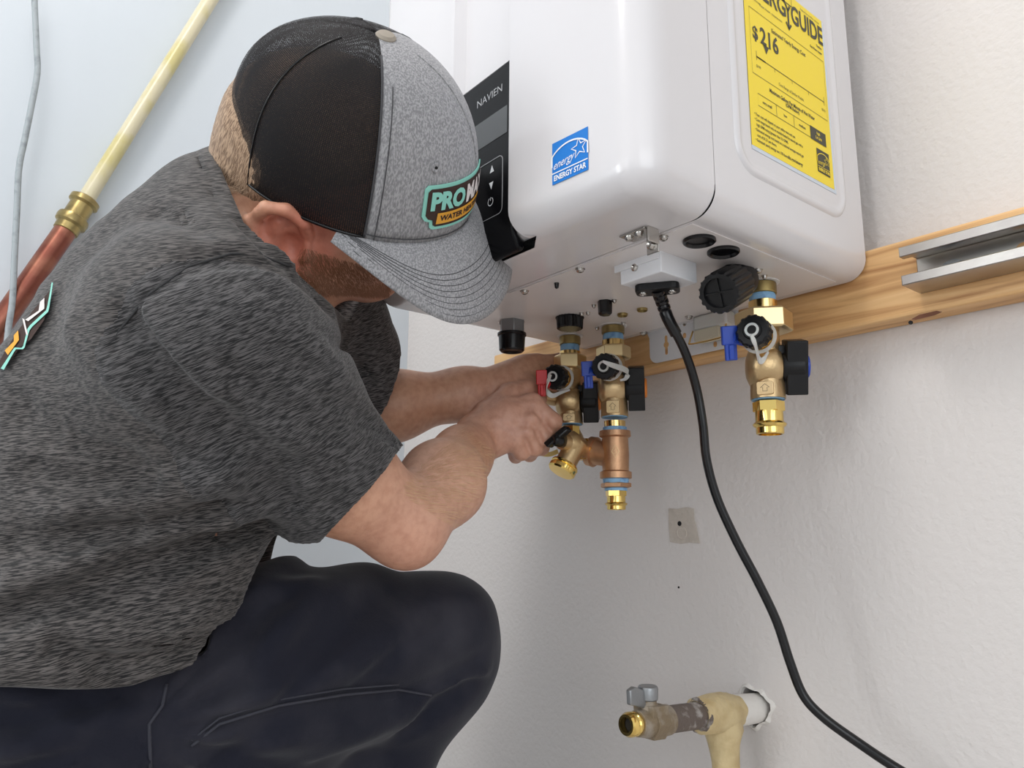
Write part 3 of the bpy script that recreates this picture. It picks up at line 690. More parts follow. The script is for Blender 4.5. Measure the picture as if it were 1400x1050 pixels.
def drain_elbow():
    c = bp(994, 368); bm = bmesh.new(); prism(bm, [(-0.034, -0.004), (-0.010, -0.026), (0.018, -0.024), (0.040, -0.002), (0.022, 0.020), (-0.016, 0.022)][::-1], c + Vector((0, 0, 0.001)), (1, 0.15, 0), (-0.15, 1, 0), 0.004)
    e = obj('drain_elbow', bm, M_black, heater, bevel=0.001, smooth=0)
    d0 = at(1012, 384, (c - Vector(CAM)).dot(Vector(-CB)) - 0.005); d1 = at(982, 401, (c - Vector(CAM)).dot(Vector(-CB)) - 0.055)
    ax = (d1 - d0).normalized(); bm = bmesh.new()
    lathe(bm, d0 - ax * 0.012, ax, [(0, 0.012), (0.004, 0.0165), (0.03, 0.0170), (0.034, 0.0150)], 32)
    tube(bm, [c + Vector((0.003, 0, 0)), d0 + ax * 0.004], 0.015, 20); obj('elbow_body', bm, M_black, e)
    L = (d1 - d0).length
    bm = bmesh.new(); lathe(bm, d0 + ax * 0.016, ax, [(0, 0.0170), (0.002, 0.0195), (L - 0.018, 0.0195), (L - 0.016, 0.0185), (L - 0.016, 0.0145), (L - 0.021, 0.0140)], 72, shape=lambda th, i: 1 + (0.05 * (1 if math.cos(18 * th) > 0 else -0.4) if i < 4 else 0))
    cp = obj('ribbed_cap', bm, M_black, e, smooth=30)
    a, b, _ = frame(ax); bm = bmesh.new(); cc = d0 + ax * (L - 0.004)
    box(bm, cc, (0.028, 0.0016, 0.003), (a, b, ax)); box(bm, cc, (0.0016, 0.028, 0.003), (a, b, ax)); obj('cap_cross', bm, M_black, cp, smooth=0)
drain_elbow()
def drop(px, X, Y, spec, par, n=36, off=0):
    """stack of turned pieces on an upright axis. spec: (name, mat, y_top px, [(rel, r)...], shape)"""
# gas stub: hex nut and black cap
def gas_stub():
    p = bp(700, 438); z = lambda y: on_line(0, y, p.x, p.y)
    bm = bmesh.new(); lathe(bm, (p.x, p.y, H), DN, [(0, 0.0165), (H - z(458), 0.0165)], 36, shape=hexs); s = obj('gas_inlet', bm, M_galv, heater, smooth=20, bevel=0.0006)
    bm = bmesh.new(); lathe(bm, (p.x, p.y, z(456)), DN, [(0, 0.0185), (0.003, 0.0185), (0.004, 0.0170), (z(456) - z(481) - 0.002, 0.0160), (z(456) - z(481), 0.0140), (z(456) - z(481), 0.012), (z(456) - z(481) - 0.002, 0.010)], 36); obj('pipe_cap', bm, M_rubber, s)
gas_stub()
def fill_cap():
    p = bp(779, 433); z = lambda y: on_line(0, y, p.x, p.y); h = H - z(451)
    bm = bmesh.new(); lathe(bm, (p.x, p.y, H + 0.001), DN, [(0, 0.0175), (0.003, 0.0175), (0.0035, 0.0165), (h - 0.001, 0.0158), (h, 0.0145)], 96, shape=lambda th, i: 1 + 0.03 * (1 if math.cos(24 * th) > 0 else -1)); obj('knurled_cap', bm, M_rubber, heater, smooth=30)
    p = bp(827, 411); z = lambda y: on_line(0, y, p.x, p.y); h = H - z(432)
    bm = bmesh.new(); lathe(bm, (p.x, p.y, H + 0.001), DN, [(0, 0.0085), (h - 0.002, 0.0078), (h, 0.006)], 24, shape=lambda th, i: 1 + 0.05 * math.cos(6 * th)); obj('vent_plug', bm, M_rubber, heater)
fill_cap()

# ------------------------------------------------------------------ isolation valves
def isolation_valve(label, p, rows, sc, port_dir, lever_mat, disc_mat, knob_tilt=0.0, strap_pts=None, cat='valve', tail='press', port_len=0.030, knob_out=0.030, cap_at=None, hexr=0.0225):
    """p: axis (x, y); rows: photo rows of nut, tape, nipple, hex, hex_end, body, body_end, collar, tape2, tape2_end"""
    X, Y = p; z = lambda y: on_line(0, y, X, Y); zz = [z(y) for y in rows]
    v = thing('isolation_valve', label, cat, (X, Y, H), 'brass isolation valves under the heater')
    def L(name, m, z0, prof, shape=None, par=None, sm=35, n=36, bv=0):
        bm = bmesh.new(); lathe(bm, (X, Y, z0), DN, prof, n, shape=shape, up=(0.3, 1, 0)); return obj(name, bm, m, par or v, smooth=sm, bevel=bv)
    top, zn, zt, zp, zh, zhe, zb, zbe, zc, z2, z2e = [H] + zz
    L('washer', M_printw, H + 0.0005, [(0, 0.0185 * sc), (0.002, 0.0185 * sc)])
    L('union_nut', M_hex if False else M_dcpl, H - 0.002, [(0, 0.0150 * sc), (H - 0.002 - zt, 0.0150 * sc)], lambda t, i: 1 + 0.012 * math.cos(6 * t), bv=0.0008)
    L('thread_tape', M_dope, zt, [(0, 0.0128 * sc), (0.002, 0.0137 * sc), (zt - zp - 0.001, 0.0135 * sc), (zt - zp, 0.0125 * sc)])
    L('nipple', M_brass, zp, [(0, 0.0148 * sc), (zp - zh, 0.0148 * sc)])
    L('hex_union', M_hex, zh, [(0, hexr * 0.92), (0.002, hexr), (zh - zhe - 0.002, hexr), (zh - zhe, hexr * 0.9)], hexs, sm=20, bv=0.0006)
    # body: vertical barrel with horizontal barrel
    bh = zb - zbe; bm = bmesh.new()
    lathe(bm, (X, Y, zhe), DN, [(0, 0.0150 * sc), (zhe - zb, 0.0145 * sc), (zhe - zb + bh * 0.25, 0.0150 * sc), (zhe - zb + bh * 0.75, 0.0155 * sc), (zhe - zb + bh, 0.0172 * sc), (zhe - zc, 0.0178 * sc)], 40)
    cz = (zb + zbe) / 2 + 0.001
    kd = Vector((math.cos(knob_tilt), math.sin(knob_tilt), 0))
    lathe(bm, Vector((X, Y, cz)) - kd * 0.020 * sc, kd, [(0, 0.012 * sc), (0.003, 0.019 * sc), (0.010 * sc, 0.0225 * sc), (0.028 * sc, 0.0215 * sc), (0.034 * sc, 0.0170 * sc)], 36)
    body = obj('valve_body', bm, M_cast, v, smooth=50)
    # arrow plate on the collar facing the room
    fd = Vector((-X * 0 - 0.35 + 0.9, -0.75, 0)).normalized(); fd = (Vector((CAM[0], CAM[1], 0)) - Vector((X, Y, 0))).normalized() + Vector((-0.15, 0.0, 0)); fd.normalize()
    su = Vector((-fd.y, fd.x, 0)); cc = Vector((X, Y, (zbe + zc) / 2 + 0.001)) + fd * (0.0178 * sc)
    hh = (zbe - zc) * 0.42
    bm = bmesh.new(); prism(bm, rrect(0.0165 * sc, hh * 2, 0.002, 3), cc - fd * 0.003, su, (0, 0, 1), 0.0042); ap = obj('arrow_plate', bm, M_cast, body, smooth=0, bevel=0.0004)
    w_ = 0.0022 * sc; bm = stroke([(-w_, -hh * .5), (-w_, hh * .05), (-2 * w_, hh * .05), (0, hh * .6), (2 * w_, hh * .05), (w_, hh * .05), (w_, -hh * .5)], 0.0005, cc + fd * 0.0014, su, (0, 0, 1), 0, True)
    obj('arrow_mark', bm, M_ink, body, smooth=0)
    L('lower_tape', M_dope, zc + 0.0005, [(0, 0.0158 * sc), (0.0015, 0.0168 * sc), (zc - z2 - 0.0005, 0.0166 * sc), (zc - z2, 0.0155 * sc)])
    # big butterfly knob on the side
    kb = Vector((X, Y, cz)) + kd * (knob_out - 0.004 * sc)
    a = Vector((-kd.y, kd.x, 0)); b = Vector((0, 0, 1))
    bm = bmesh.new()
    lathe(bm, kb, kd, [(0, 0.0150 * sc), (0.004 * sc, 0.0165 * sc), (0.022 * sc, 0.0165 * sc), (0.024 * sc, 0.015 * sc)], 32)
    tl = 0.30
    bar_u = (b * math.cos(tl) - a * math.sin(tl)); bar_v = (a * math.cos(tl) + b * math.sin(tl))
    box(bm, kb + kd * 0.0145 * sc, (0.021 * sc, 0.030 * sc, 0.056 * sc), (kd, bar_v, bar_u))
    kn = obj('knob', bm, M_black, v, smooth=30, bevel=0.004)
    bm = bmesh.new(); box(bm, kb + kd * 0.001 * sc + b * 0.017 * sc - a * -0.004 * sc, (0.034 * sc, 0.024 * sc, 0.011 * sc), (kd, a, b)); obj('knob_tab', bm, M_black, kn, smooth=0, bevel=0.0015)
    bm = bmesh.new(); lathe(bm, kb + kd * 0.0235 * sc, kd, [(0, 0.0130 * sc), (0.003, 0.0130 * sc), (0.0045, 0.0110 * sc), (0.0045, 0.004)], 28); obj('knob_disc', bm, disc_mat, kn)
    # service port
    pd = Vector(port_dir).normalized(); pc0 = Vector((X, Y, (zhe + zb) / 2))
    bm = bmesh.new(); cap = Vector(cap_at); pd = (cap - pc0).normalized(); PL = (cap - pc0).length
    lathe(bm, pc0 - pd * 0.004, pd, [(0, 0.011 * sc), (PL * 0.42, 0.0115 * sc), (PL * 0.45, 0.0140 * sc), (PL * 0.52, 0.0140 * sc), (PL * 0.54, 0.0120 * sc), (PL * 0.62, 0.0120 * sc), (PL * 0.63, 0.0128 * sc), (PL * 0.8, 0.0128 * sc)], 28)
    port = obj('service_port', bm, M_brass, v, smooth=30)
    bm = bmesh.new(); lathe(bm, cap - pd * 0.014 * sc, pd, [(0, 0.0155 * sc), (0.001, 0.0165 * sc), (0.013 * sc, 0.0165 * sc), (0.0155 * sc, 0.0145 * sc), (0.0155 * sc, 0.0095 * sc), (0.0175 * sc, 0.0085 * sc), (0.0175 * sc, 0.004)], 96, shape=lambda th, i: 1 + (0.035 * (1 if math.cos(14 * th) > 0.2 else -0.6) if i < 4 else 0))
    cp = obj('hose_cap', bm, M_black, port, smooth=30)
    # milky retaining strap: loop on cap tip, loop round the port
    a2, b2, _ = frame(pd); tip = cap + pd * 0.003 * sc
    base = pc0 + pd * PL * 0.50
    bm = bmesh.new(); R1 = 0.0058 * sc; R2 = 0.0160 * sc
    prism_ring(bm, circ(R1 + 0.0012, 24), circ(R1 - 0.0012, 24), tip, a2, b2, 0.0016)
    prism_ring(bm, circ(R2 + 0.0018, 32), circ(R2 - 0.0016, 32), base, a2, b2, 0.0018)
    sp = catmull([Vector(s) for s in strap_pts], 6) if strap_pts else None
    if sp: ribbon(bm, sp, lambda t: CR * (0.8) + CU * 0.3 if abs((sp[0] - sp[-1]).normalized().dot(Vector(CU))) > 0.6 else CU, lambda t: (0.0028 + 0.0042 * math.sin(PI * min(t * 1.1, 1)) ** 1) * sc, 0.0014)
    obj('cap_strap', bm, M_strap, port, smooth=40)
    return v, z, (z2, z2e)
def lever(v, pts, m, w0, w1, thick=0.005):
    "small T lever given by two end points and a stub"
    a, b = Vector(pts[0]), Vector(pts[1]); d = (b - a); L = d.length; d.normalize(); n = Vector(CB); s = d.cross(n).normalized(); n = s.cross(d)
    bm = bmesh.new(); c = (a + b) / 2
    box(bm, a + d * L * 0.5, (w1, thick, L), (s, n, d)); box(bm, a + d * L * 0.27, (w0, thick * 1.3, L * 0.55), (s, n, d)); box(bm, a + d * L * 0.76 + n * thick * 0.5, (w1 * 0.45, thick, L * 0.42), (s, n, d))
    o = obj('lever', bm, m, v, smooth=0, bevel=0.0010)
    return o
def press_end(v, X, Y, z0, z1, sc, hexed=True):
    h = z0 - z1; bm = bmesh.new()
    prof = [(0, 0.0125 * sc), (0.0005, 0.0150 * sc), (h * 0.30, 0.0150 * sc), (h * 0.32, 0.0140 * sc), (h * 0.62, 0.0140 * sc), (h * 0.66, 0.0160 * sc), (h * 0.70, 0.0172 * sc), (h * 0.76, 0.0160 * sc), (h * 0.80, 0.0140 * sc), (h * 0.97, 0.0140 * sc), (h, 0.0130 * sc), (h, 0.0118 * sc), (h * 0.80, 0.0115 * sc)]
    lathe(bm, (X, Y, z0), DN, prof, 36, shape=lambda th, i: (hexs(th, i) * 1.06 if i in (1, 2) else 1), cap=False)
    bmesh.ops.holes_fill(bm, edges=[e for e in bm.edges if e.is_boundary])
    e = obj('press_fitting', bm, M_bright, v, smooth=28)
    bm = bmesh.new(); lathe(bm, (X, Y, z1 + h * 0.15), DN, [(0, 0.0113 * sc), (0.001, 0.0113 * sc)], 28); obj('bore', bm, M_hole, e)
    return e
KT = 0.72
# axes of the three pipes at the underside
P3 = bp(1041, 386); P2 = bp(838, 445); P1 = bp(779, 459)
dep = lambda p: (Vector(p) - Vector(CAM)).dot(Vector(-CB))
d3, d2, d1 = dep(P3), dep(P2), dep(P1)
cap3 = at(1029, 452, d3 - 0.058); s3 = [at(1027, 458, d3 - 0.082), at(1033, 472, d3 - 0.078), at(1038, 492, d3 - 0.057), at(1044, 491, d3 - 0.052), at(1050, 481, d3 - 0.046)]
v3, z3, e3 = isolation_valve('brass isolation valve with blue lever, black cap and blue-centred knob, rightmost', (P3.x, P3.y), (388, 403, 413, 427, 455, 483, 525, 546, 548, 549), 1.0, (0, -1, 0), M_blue, M_blue, KT, s3, knob_out=0.018, cap_at=cap3, hexr=0.030)
press_end(v3, P3.x, P3.y, z3(549), z3(594), 1.0)
lv = lever(v3, (at(997, 446, d3 - 0.040), at(1000, 493, d3 - 0.040)), M_blue, 0.017, 0.012); bm = bmesh.new(); tube(bm, [at(1000, 462, d3 - 0.040), at(1020, 466, d3 - 0.030)], 0.006, 14); obj('lever_stem', bm, M_blue, lv)
cap2 = at(826, 501, d2 - 0.055); s2 = [at(824, 494, d2 - 0.080), at(836, 499, d2 - 0.076), at(857, 507, d2 - 0.052), at(856, 517, d2 - 0.048), at(848, 520, d2 - 0.045)]
v2, z2, e2 = isolation_valve('brass isolation valve with blue lever and orange-centred knob, in the middle above the bronze tee', (P2.x, P2.y), (448, 457, 466, 474, 492, 515, 550, 570, 571, 578), 0.98, (0, -1, 0), M_blue, M_orange, KT, s2, knob_out=0.018, cap_at=cap2)
lv = lever(v2, (at(803, 494, d2 - 0.035), at(805, 531, d2 - 0.035)), M_blue, 0.016, 0.011); bm = bmesh.new(); tube(bm, [at(803, 506, d2 - 0.035), at(816, 508, d2 - 0.028)], 0.006, 14); obj('lever_stem', bm, M_blue, lv)
cap1 = at(757, 515, d1 - 0.060); s1 = [at(753, 512, d1 - 0.085), at(748, 525, d1 - 0.080), at(748, 535, d1 - 0.062), at(755, 541, d1 - 0.057), at(766, 537, d1 - 0.048), at(779, 533, d1 - 0.040)]
v1, z1, e1 = isolation_valve('brass isolation valve with red lever held in the hands, leftmost', (P1.x, P1.y), (462, 472, 481, 486, 506, 533, 568, 580, 581, 583), 0.96, (0, -1, 0), M_red, M_orange, KT, s1, knob_out=0.018, cap_at=cap1)
lv = lever(v1, (at(740, 506, d1 - 0.066), at(741, 542, d1 - 0.066)), M_red, 0.014, 0.010); bm = bmesh.new(); tube(bm, [at(741, 522, d1 - 0.066), at(757, 527, d1 - 0.045)], 0.006, 14); obj('lever_stem', bm, M_red, lv)
bm = bmesh.new(); c = at(742, 545, d1 - 0.034); tube(bm, [at(737, 541, d1 - 0.03), at(775, 549, d1 - 0.012)], 0.0095, 20); obj('side_plug', bm, M_cast, v1)

def tee():
    X, Y = P2.x, P2.y; z = z2
    t = thing('bronze_tee', 'cast bronze pipe tee with a side branch under the middle valve', 'pipe fitting', (X, Y, z(660)))
    def L(name, m, z0, prof, shape=None, par=None, n=36, sm=35):
        bm = bmesh.new(); lathe(bm, (X, Y, z0), DN, prof, n, shape=shape); return obj(name, bm, m, par or t, smooth=sm)
    L('nipple', M_brass, z(576), [(0, 0.0135), (z(576) - z(592), 0.0135)])
    L('thread_tape', M_dope, z(584), [(0, 0.0145), (0.001, 0.0152), (z(584) - z(590), 0.0150)])
    za, zb_ = z(589), z(655); h = za - zb_
    bm = bmesh.new()
    lathe(bm, (X, Y, za), DN, [(0, 0.0155), (0.0005, 0.0195), (h * 0.12, 0.0200), (h * 0.15, 0.0165), (h * 0.5, 0.0172), (h * 0.83, 0.0165), (h * 0.86, 0.0200), (h * 0.985, 0.0200), (h, 0.0150)], 40)
    bc = Vector((X, Y, z(624))); bd = (at(808, 617, d2 - 0.012) - bc); bl = bd.length; bd.normalize()
    lathe(bm, bc, bd, [(0, 0.0150), (bl * 0.55, 0.0155), (bl * 0.80, 0.0165), (bl * 0.82, 0.0195), (bl * 1.05, 0.0190), (bl * 1.05, 0.012)], 36)
    bb = obj('tee_body', bm, M_bronze, t, smooth=50)
    fd = (Vector((CAM[0], CAM[1], 0)) - Vector((X, Y, 0))).normalized(); su = Vector((-fd.y, fd.x, 0)); cc = Vector((X, Y, z(619))) + fd * 0.0177
    bm = stroke([(-0.0045, 0), (0, 0.008), (0.0045, 0), (0, -0.008)], 0.0008, cc, su, (0, 0, 1), 0.0004, True); bm2 = stroke([(0.002, 0.003), (-0.002, 0.001), (0.002, -0.001), (-0.002, -0.003)], 0.0006, cc, su, (0, 0, 1), 0.0004)
    obj('cast_mark', merge(bm, bm2), M_cast, bb, smooth=0)
    L('lower_tape', M_dope, zb_ + 0.0003, [(0, 0.0150), (0.001, 0.0163), (zb_ - z(649) + (z(649) - z(655)) , 0.0163), (z(654) - z(661), 0.0158)])
    L('bushing', M_bronze, z(650) if False else z(660), [(0, 0.017), (0.001, 0.0195), (z(660) - z(667) - 0.001, 0.0195), (z(660) - z(667), 0.016)], hexs, sm=20)
    L('blue_sealant', M_dope, z(667), [(0, 0.0135), (0.001, 0.0142), (z(667) - z(671), 0.0138)])
    press_end(t, X, Y, z(670), z(697), 0.83)
    return t, bc + bd * bl, bd
tee_t, br_end, br_dir = tee()
def drain_valve():
    j = br_end + br_dir * 0.002; k = at(782, 610, d2 - 0.030)
    t = thing('drain_valve', 'small brass hose drain valve with black handle, screwed to the bronze tee', 'valve', at(772, 640, d2 - 0.035))
    ax = (k - j).normalized()
    bm = bmesh.new(); lathe(bm, j - ax * 0.002, ax, [(0, 0.0148), (0.001, 0.0158), (0.006, 0.0158), (0.007, 0.0145)], 28); obj('thread_tape', bm, M_dope, t)
    bm = bmesh.new(); lathe(bm, j + ax * 0.005, ax, [(0, 0.0155), (0.009, 0.0155)], 36, shape=hexs); obj('hex_collar', bm, M_brass, t, smooth=20)
    bm = bmesh.new(); c = at(787, 607, d2 - 0.026)
    lathe(bm, j + ax * 0.012, (c - j), [(0, 0.011), (0.010, 0.014), ((c - j).length, 0.0155), ((c - j).length + 0.008, 0.010)], 28)
    tp = Vector((P1.x, P1.y, z1(583)))
    nk0, nk1 = at(785, 612, d2 - 0.03), at(773, 634, d2 - 0.040)
    lathe(bm, nk0 - (nk1 - nk0) * 0.3, nk1 - nk0, [(0, 0.014), ((nk1 - nk0).length, 0.0135), ((nk1 - nk0).length * 1.3, 0.0135)], 28)
    hs0 = at(784, 607, d2 - 0.030); hs1 = at(762, 602, d2 - 0.048)
    lathe(bm, hs0, hs1 - hs0, [(0, 0.0115), ((hs1 - hs0).length * 0.75, 0.0105), ((hs1 - hs0).length * 0.76, 0.007)], 24)
    body = obj('valve_body', bm, M_cast, t, smooth=50)
    bm = bmesh.new(); lathe(bm, at(781, 590, d1 - 0.010), (at(786, 612, d1 - 0.014) - at(781, 590, d1 - 0.010)), [(0, 0.012), (0.01, 0.0145), (0.022, 0.013)], 24); obj('inlet_neck', bm, M_cast, t, smooth=50)
    nd = (nk1 - nk0).normalized()
    bm = bmesh.new(); lathe(bm, nk1, nd, [(0, 0.0150), (0.001, 0.0175), (0.0035, 0.0182), (0.005, 0.0165), (0.0065, 0.0180), (0.011, 0.0180), (0.013, 0.0160), (0.0135, 0.002)], 40); obj('hose_cap', bm, M_bright, t, smooth=30)
    hd = (hs1 - hs0).normalized(); bm = bmesh.new(); a, b, _ = frame(hd, CU)
    lathe(bm, hs1 - hd * 0.006, hd, [(0, 0.008), (0.010, 0.008), (0.014, 0.006)], 20)
    box(bm, hs1 + hd * 0.002 + Vector(CU) * 0.004 + Vector(CR) * 0.002, (0.034, 0.010, 0.010), ((Vector(CR) * 0.75 + Vector(CU) * 0.65).normalized(), hd, (Vector(CR) * 0.75 + Vector(CU) * 0.65).normalized().cross(hd).normalized()))
    obj('handle', bm, M_rubber, t, bevel=0.002, smooth=30)
    bm = bmesh.new(); lathe(bm, (P1.x, P1.y, z1(583)), DN, [(0, 0.0125), (z1(583) - z1(594), 0.0125)], 36, shape=hexs); obj('hex_nipple', bm, M_bright, t, smooth=20)
    bm = bmesh.new(); pth = catmull([at(722, 602, d1 - 0.030), at(731, 612, d1 - 0.040), at(740, 620, d1 - 0.045), at(752, 621, d1 - 0.048), at(763, 617, d1 - 0.048)], 6)
    ribbon(bm, pth, lambda t_: Vector(CU) * (0.6 + t_) + Vector(CB) * (1 - t_), 0.006, 0.0012); obj('yellow_strap', bm, M_ytape, t, smooth=40)
drain_valve()

# ------------------------------------------------------------------ power cord
def cord():
    px = [(901, 398, .770), (906, 415, .765), (914, 437, .762), (936, 480, .765), (952, 530, .768), (961, 580, .765), (966, 628, .762), (980, 680, .758), (1006, 738, .752), (1036, 795, .745), (1062, 850, .738), (1080, 905, .730), (1098, 950, .722), (1125, 980, .712), (1170, 1013, .700), (1232, 1054, .68), (1330, 1110, .66), (1450, 1160, .64)]
    pts = [at(*p) for p in px]; pts = [cord_top - Vector((0, 0, -0.004))] + pts[1:]
    c = thing('power_cord', 'black power cord hanging from the white box under the heater', 'cord', pts[-1])
    P = catmull(pts, 10); bm = bmesh.new(); tube(bm, P, 0.0046, 14); obj('cable', bm, M_rubber, c, smooth=180)
    n = 26; Q = P[:n]; bm = bmesh.new()
    def rr(t):
        k = t * (n - 1); base = 0.0072 - 0.0012 * t
        return base * (0.86 if int(k) % 4 == 3 and k < 18 else 1.0)
    tube(bm, Q, rr, 18); obj('strain_relief', bm, M_rubber, c, smooth=40)
cord()

# ------------------------------------------------------------------ old stub valve low on the wall
def stub():
    w0 = on(1032, 968, 1, 0.0); dw = dep(w0)
    e = at(851, 992, dep(Vector((w0.x, -0.22, w0.z))) ); 
    t = thing('stub_valve', 'old tarnished shut-off valve on a stub pipe low on the wall', 'valve', w0)
    d = (e - w0); L = d.length; d.normalize(); a, b, _ = frame(d)
    bm = bmesh.new(); lathe(bm, w0 - d * 0.025, d, [(0, 0.0160), (0.025, 0.0162), (0.055, 0.0168), (0.075, 0.0172), (0.078, 0.010)], 32); obj('white_pipe', bm, M_whitepipe, t)
    bm = bmesh.new(); lathe(bm, w0 + d * 0.09, d, [(0, 0.0135), (L * 0.36, 0.0135), (L * 0.365, 0.0142), (L * 0.42, 0.0142)], 28); obj('brown_pipe', bm, M_oldpipe, t)
    bm = bmesh.new()
    # wrap: lumpy sleeve round the tee with a tail going down
    def lump(th, i): return 1 + 0.05 * math.sin(3 * th + i * 1.3) + 0.03 * math.sin(7 * th + i * 2.1)
    lathe(bm, w0 + d * 0.040, d, [(0, 0.0178), (0.010, 0.0190), (0.026, 0.0205), (0.042, 0.0205), (0.056, 0.0195), (0.064, 0.0180), (0.066, 0.0145)], 40, shape=lump)
    wr = obj('pipe_wrap', bm, M_wrap, t, smooth=70)
    c = w0 + d * 0.062; bm = bmesh.new()
    lathe(bm, c, DN + Vector((0.02, 0.0, 0)), [(0, 0.019), (0.018, 0.022), (0.032, 0.017), (0.050, 0.0145), (0.075, 0.0150), (0.085, 0.0125), (0.10, 0.0140), (0.102, 0.008)], 36, shape=lump); obj('hanging_wrap', bm, M_wrap, t, smooth=70)
    bm = bmesh.new(); lathe(bm, c + DN * 0.09, DN, [(0, 0.0115), (c.z - 0.09, 0.0115)], 24); obj('down_pipe', bm, M_oldpipe, t)
    # ridge ring where wrap is peeled
    bm = bmesh.new(); lathe(bm, w0 + d * 0.100, d, [(0, 0.0165), (0.004, 0.0178), (0.006, 0.015), (0.006, 0.012)], 36, shape=lump); obj('peeled_edge', bm, M_oldpipe, t, smooth=50)
    vb = w0 + d * (L * 0.80); bm = bmesh.new()
    lathe(bm, vb - d * 0.022, d, [(0, 0.0150), (0.012, 0.0155), (0.0125, 0.0180), (0.030, 0.0180)], 36, shape=lambda th, i: hexs(th, i) if i > 1 else 1); lathe(bm, vb + d * 0.004, d, [(0, 0.0150), (0.010, 0.0140), (0.020, 0.0125)], 28)
    lathe(bm, vb + d * 0.006, (0, 0, 1), [(0, 0.011), (0.016, 0.0105), (0.018, 0.0085), (0.021, 0.0085)], 20)
    box(bm, vb + Vector((0, 0, 0.006)) + d * 0.002, (0.024, 0.026, 0.022), (d, a, Vector((0, 0, 1)))); vo = obj('valve_body', bm, M_oldbrass, t, smooth=35, bevel=0.0012)
    tp = vb + d * 0.024; bm = bmesh.new(); lathe(bm, tp, d, [(0, 0.0105), (0.002, 0.0115), (0.005, 0.0115), (0.006, 0.0105), (0.008, 0.0118), (0.012, 0.0118), (0.016, 0.0098), (0.016, 0.0072), (0.010, 0.0070)], 32, cap=False); obj('threaded_end', bm, M_bright, t, smooth=30)
    bm = bmesh.new(); lathe(bm, tp + d * 0.0085, d, [(0, 0.0071), (0.0008, 0.0071)], 20); obj('bore', bm, M_hole, t)
    hc = vb + d * 0.006 + Vector((0, 0, 0.021)); dd = dep(hc)
    bm = bmesh.new(); lathe(bm, hc + Vector((0, 0, 0.000)), (0, 0, 1), [(0, 0.0098), (0.011, 0.0105), (0.014, 0.0095)], 24)
    h1 = at(851, 953, dd - 0.015); h0 = at(872, 955, dd); hd = (h1 - h0).normalized(); hn = hd.cross(Vector((0, 0, 1))).normalized(); hu = hn.cross(hd)
    if hu.z < 0: hu = -hu
    prism(bm, [(-0.004, -0.008), (0.006, -0.0095), (0.030, -0.0075), (0.033, 0.006), (0.026, 0.010), (0.008, 0.007), (-0.004, 0.006)], Vector((hc.x, hc.y, h0.z)) - hn * 0.003, hd, hu, 0.006)
    obj('lever_handle', bm, M_galv, t, bevel=0.0012, smooth=30)
stub()

# ------------------------------------------------------------------ pipe and cable on the left wall
def wallpipe():
    X = WL + 0.026; f = lambda x, y: on(x, y, 0, X)
    a, b, c, d = f(300, -20), f(118, 272), f(92, 312), f(-60, 530)
    base = d; t = thing('wall_pipe', 'slanting cream and copper water pipe with a brass coupling on the left wall', 'pipe', d)
    ax = (d - a).normalized(); a = b - (b - a).normalized() * (b - a).length * 1.3
    sc = dep(b) 
    r = 10.5 / F * dep(b)
    bm = bmesh.new(); lathe(bm, a, b - a, [(0, r), ((b - a).length, r)], 28); obj('cream_pipe', bm, M_cpvc, t)
    r2 = 14.0 / F * dep(c)
    bm = bmesh.new(); e = c + (d - c) * 1.6; lathe(bm, c, e - c, [(0, r2), ((e - c).length, r2)], 28); obj('copper_pipe', bm, M_copper, t)
    L = (c - b).length; bm = bmesh.new(); R = r2 * 1.12
    lathe(bm, b, c - b, [(0, R * 1.0), (L * .05, R * 1.22), (L * .18, R * 1.22), (L * .24, R * 0.98), (L * .62, R * 0.98), (L * .66, R * 1.25), (L * .74, R * 1.3), (L * .86, R * 1.25), (L * .92, R * 1.02), (L * 1.1, R * 1.0), (L * 1.12, R * 0.9)], 36); cp = obj('coupling', bm, M_dcpl, t)
    for k, (x, y) in enumerate(((255, 50),)):
        pass
    X2 = WL + 0.045; g_ = lambda x, y: on(x, y, 0, X2)
    pts = [(46, -30), (48, 20), (50, 65), (51, 100), (42, 150), (34, 190), (26, 230), (23, 290), (20, 350), (17, 410), (12, 445), (8, 480), (-2, 540)]
    bm = bmesh.new(); P = catmull([g_(*p) for p in pts], 8); tube(bm, P, 3.9 / F * dep(g_(30, 200)), 10)
    o = obj('grey_cable', bm, M_cable, smooth=180); tag(o, 'thin grey cable hanging down the pale left wall', 'cable')
wallpipe()

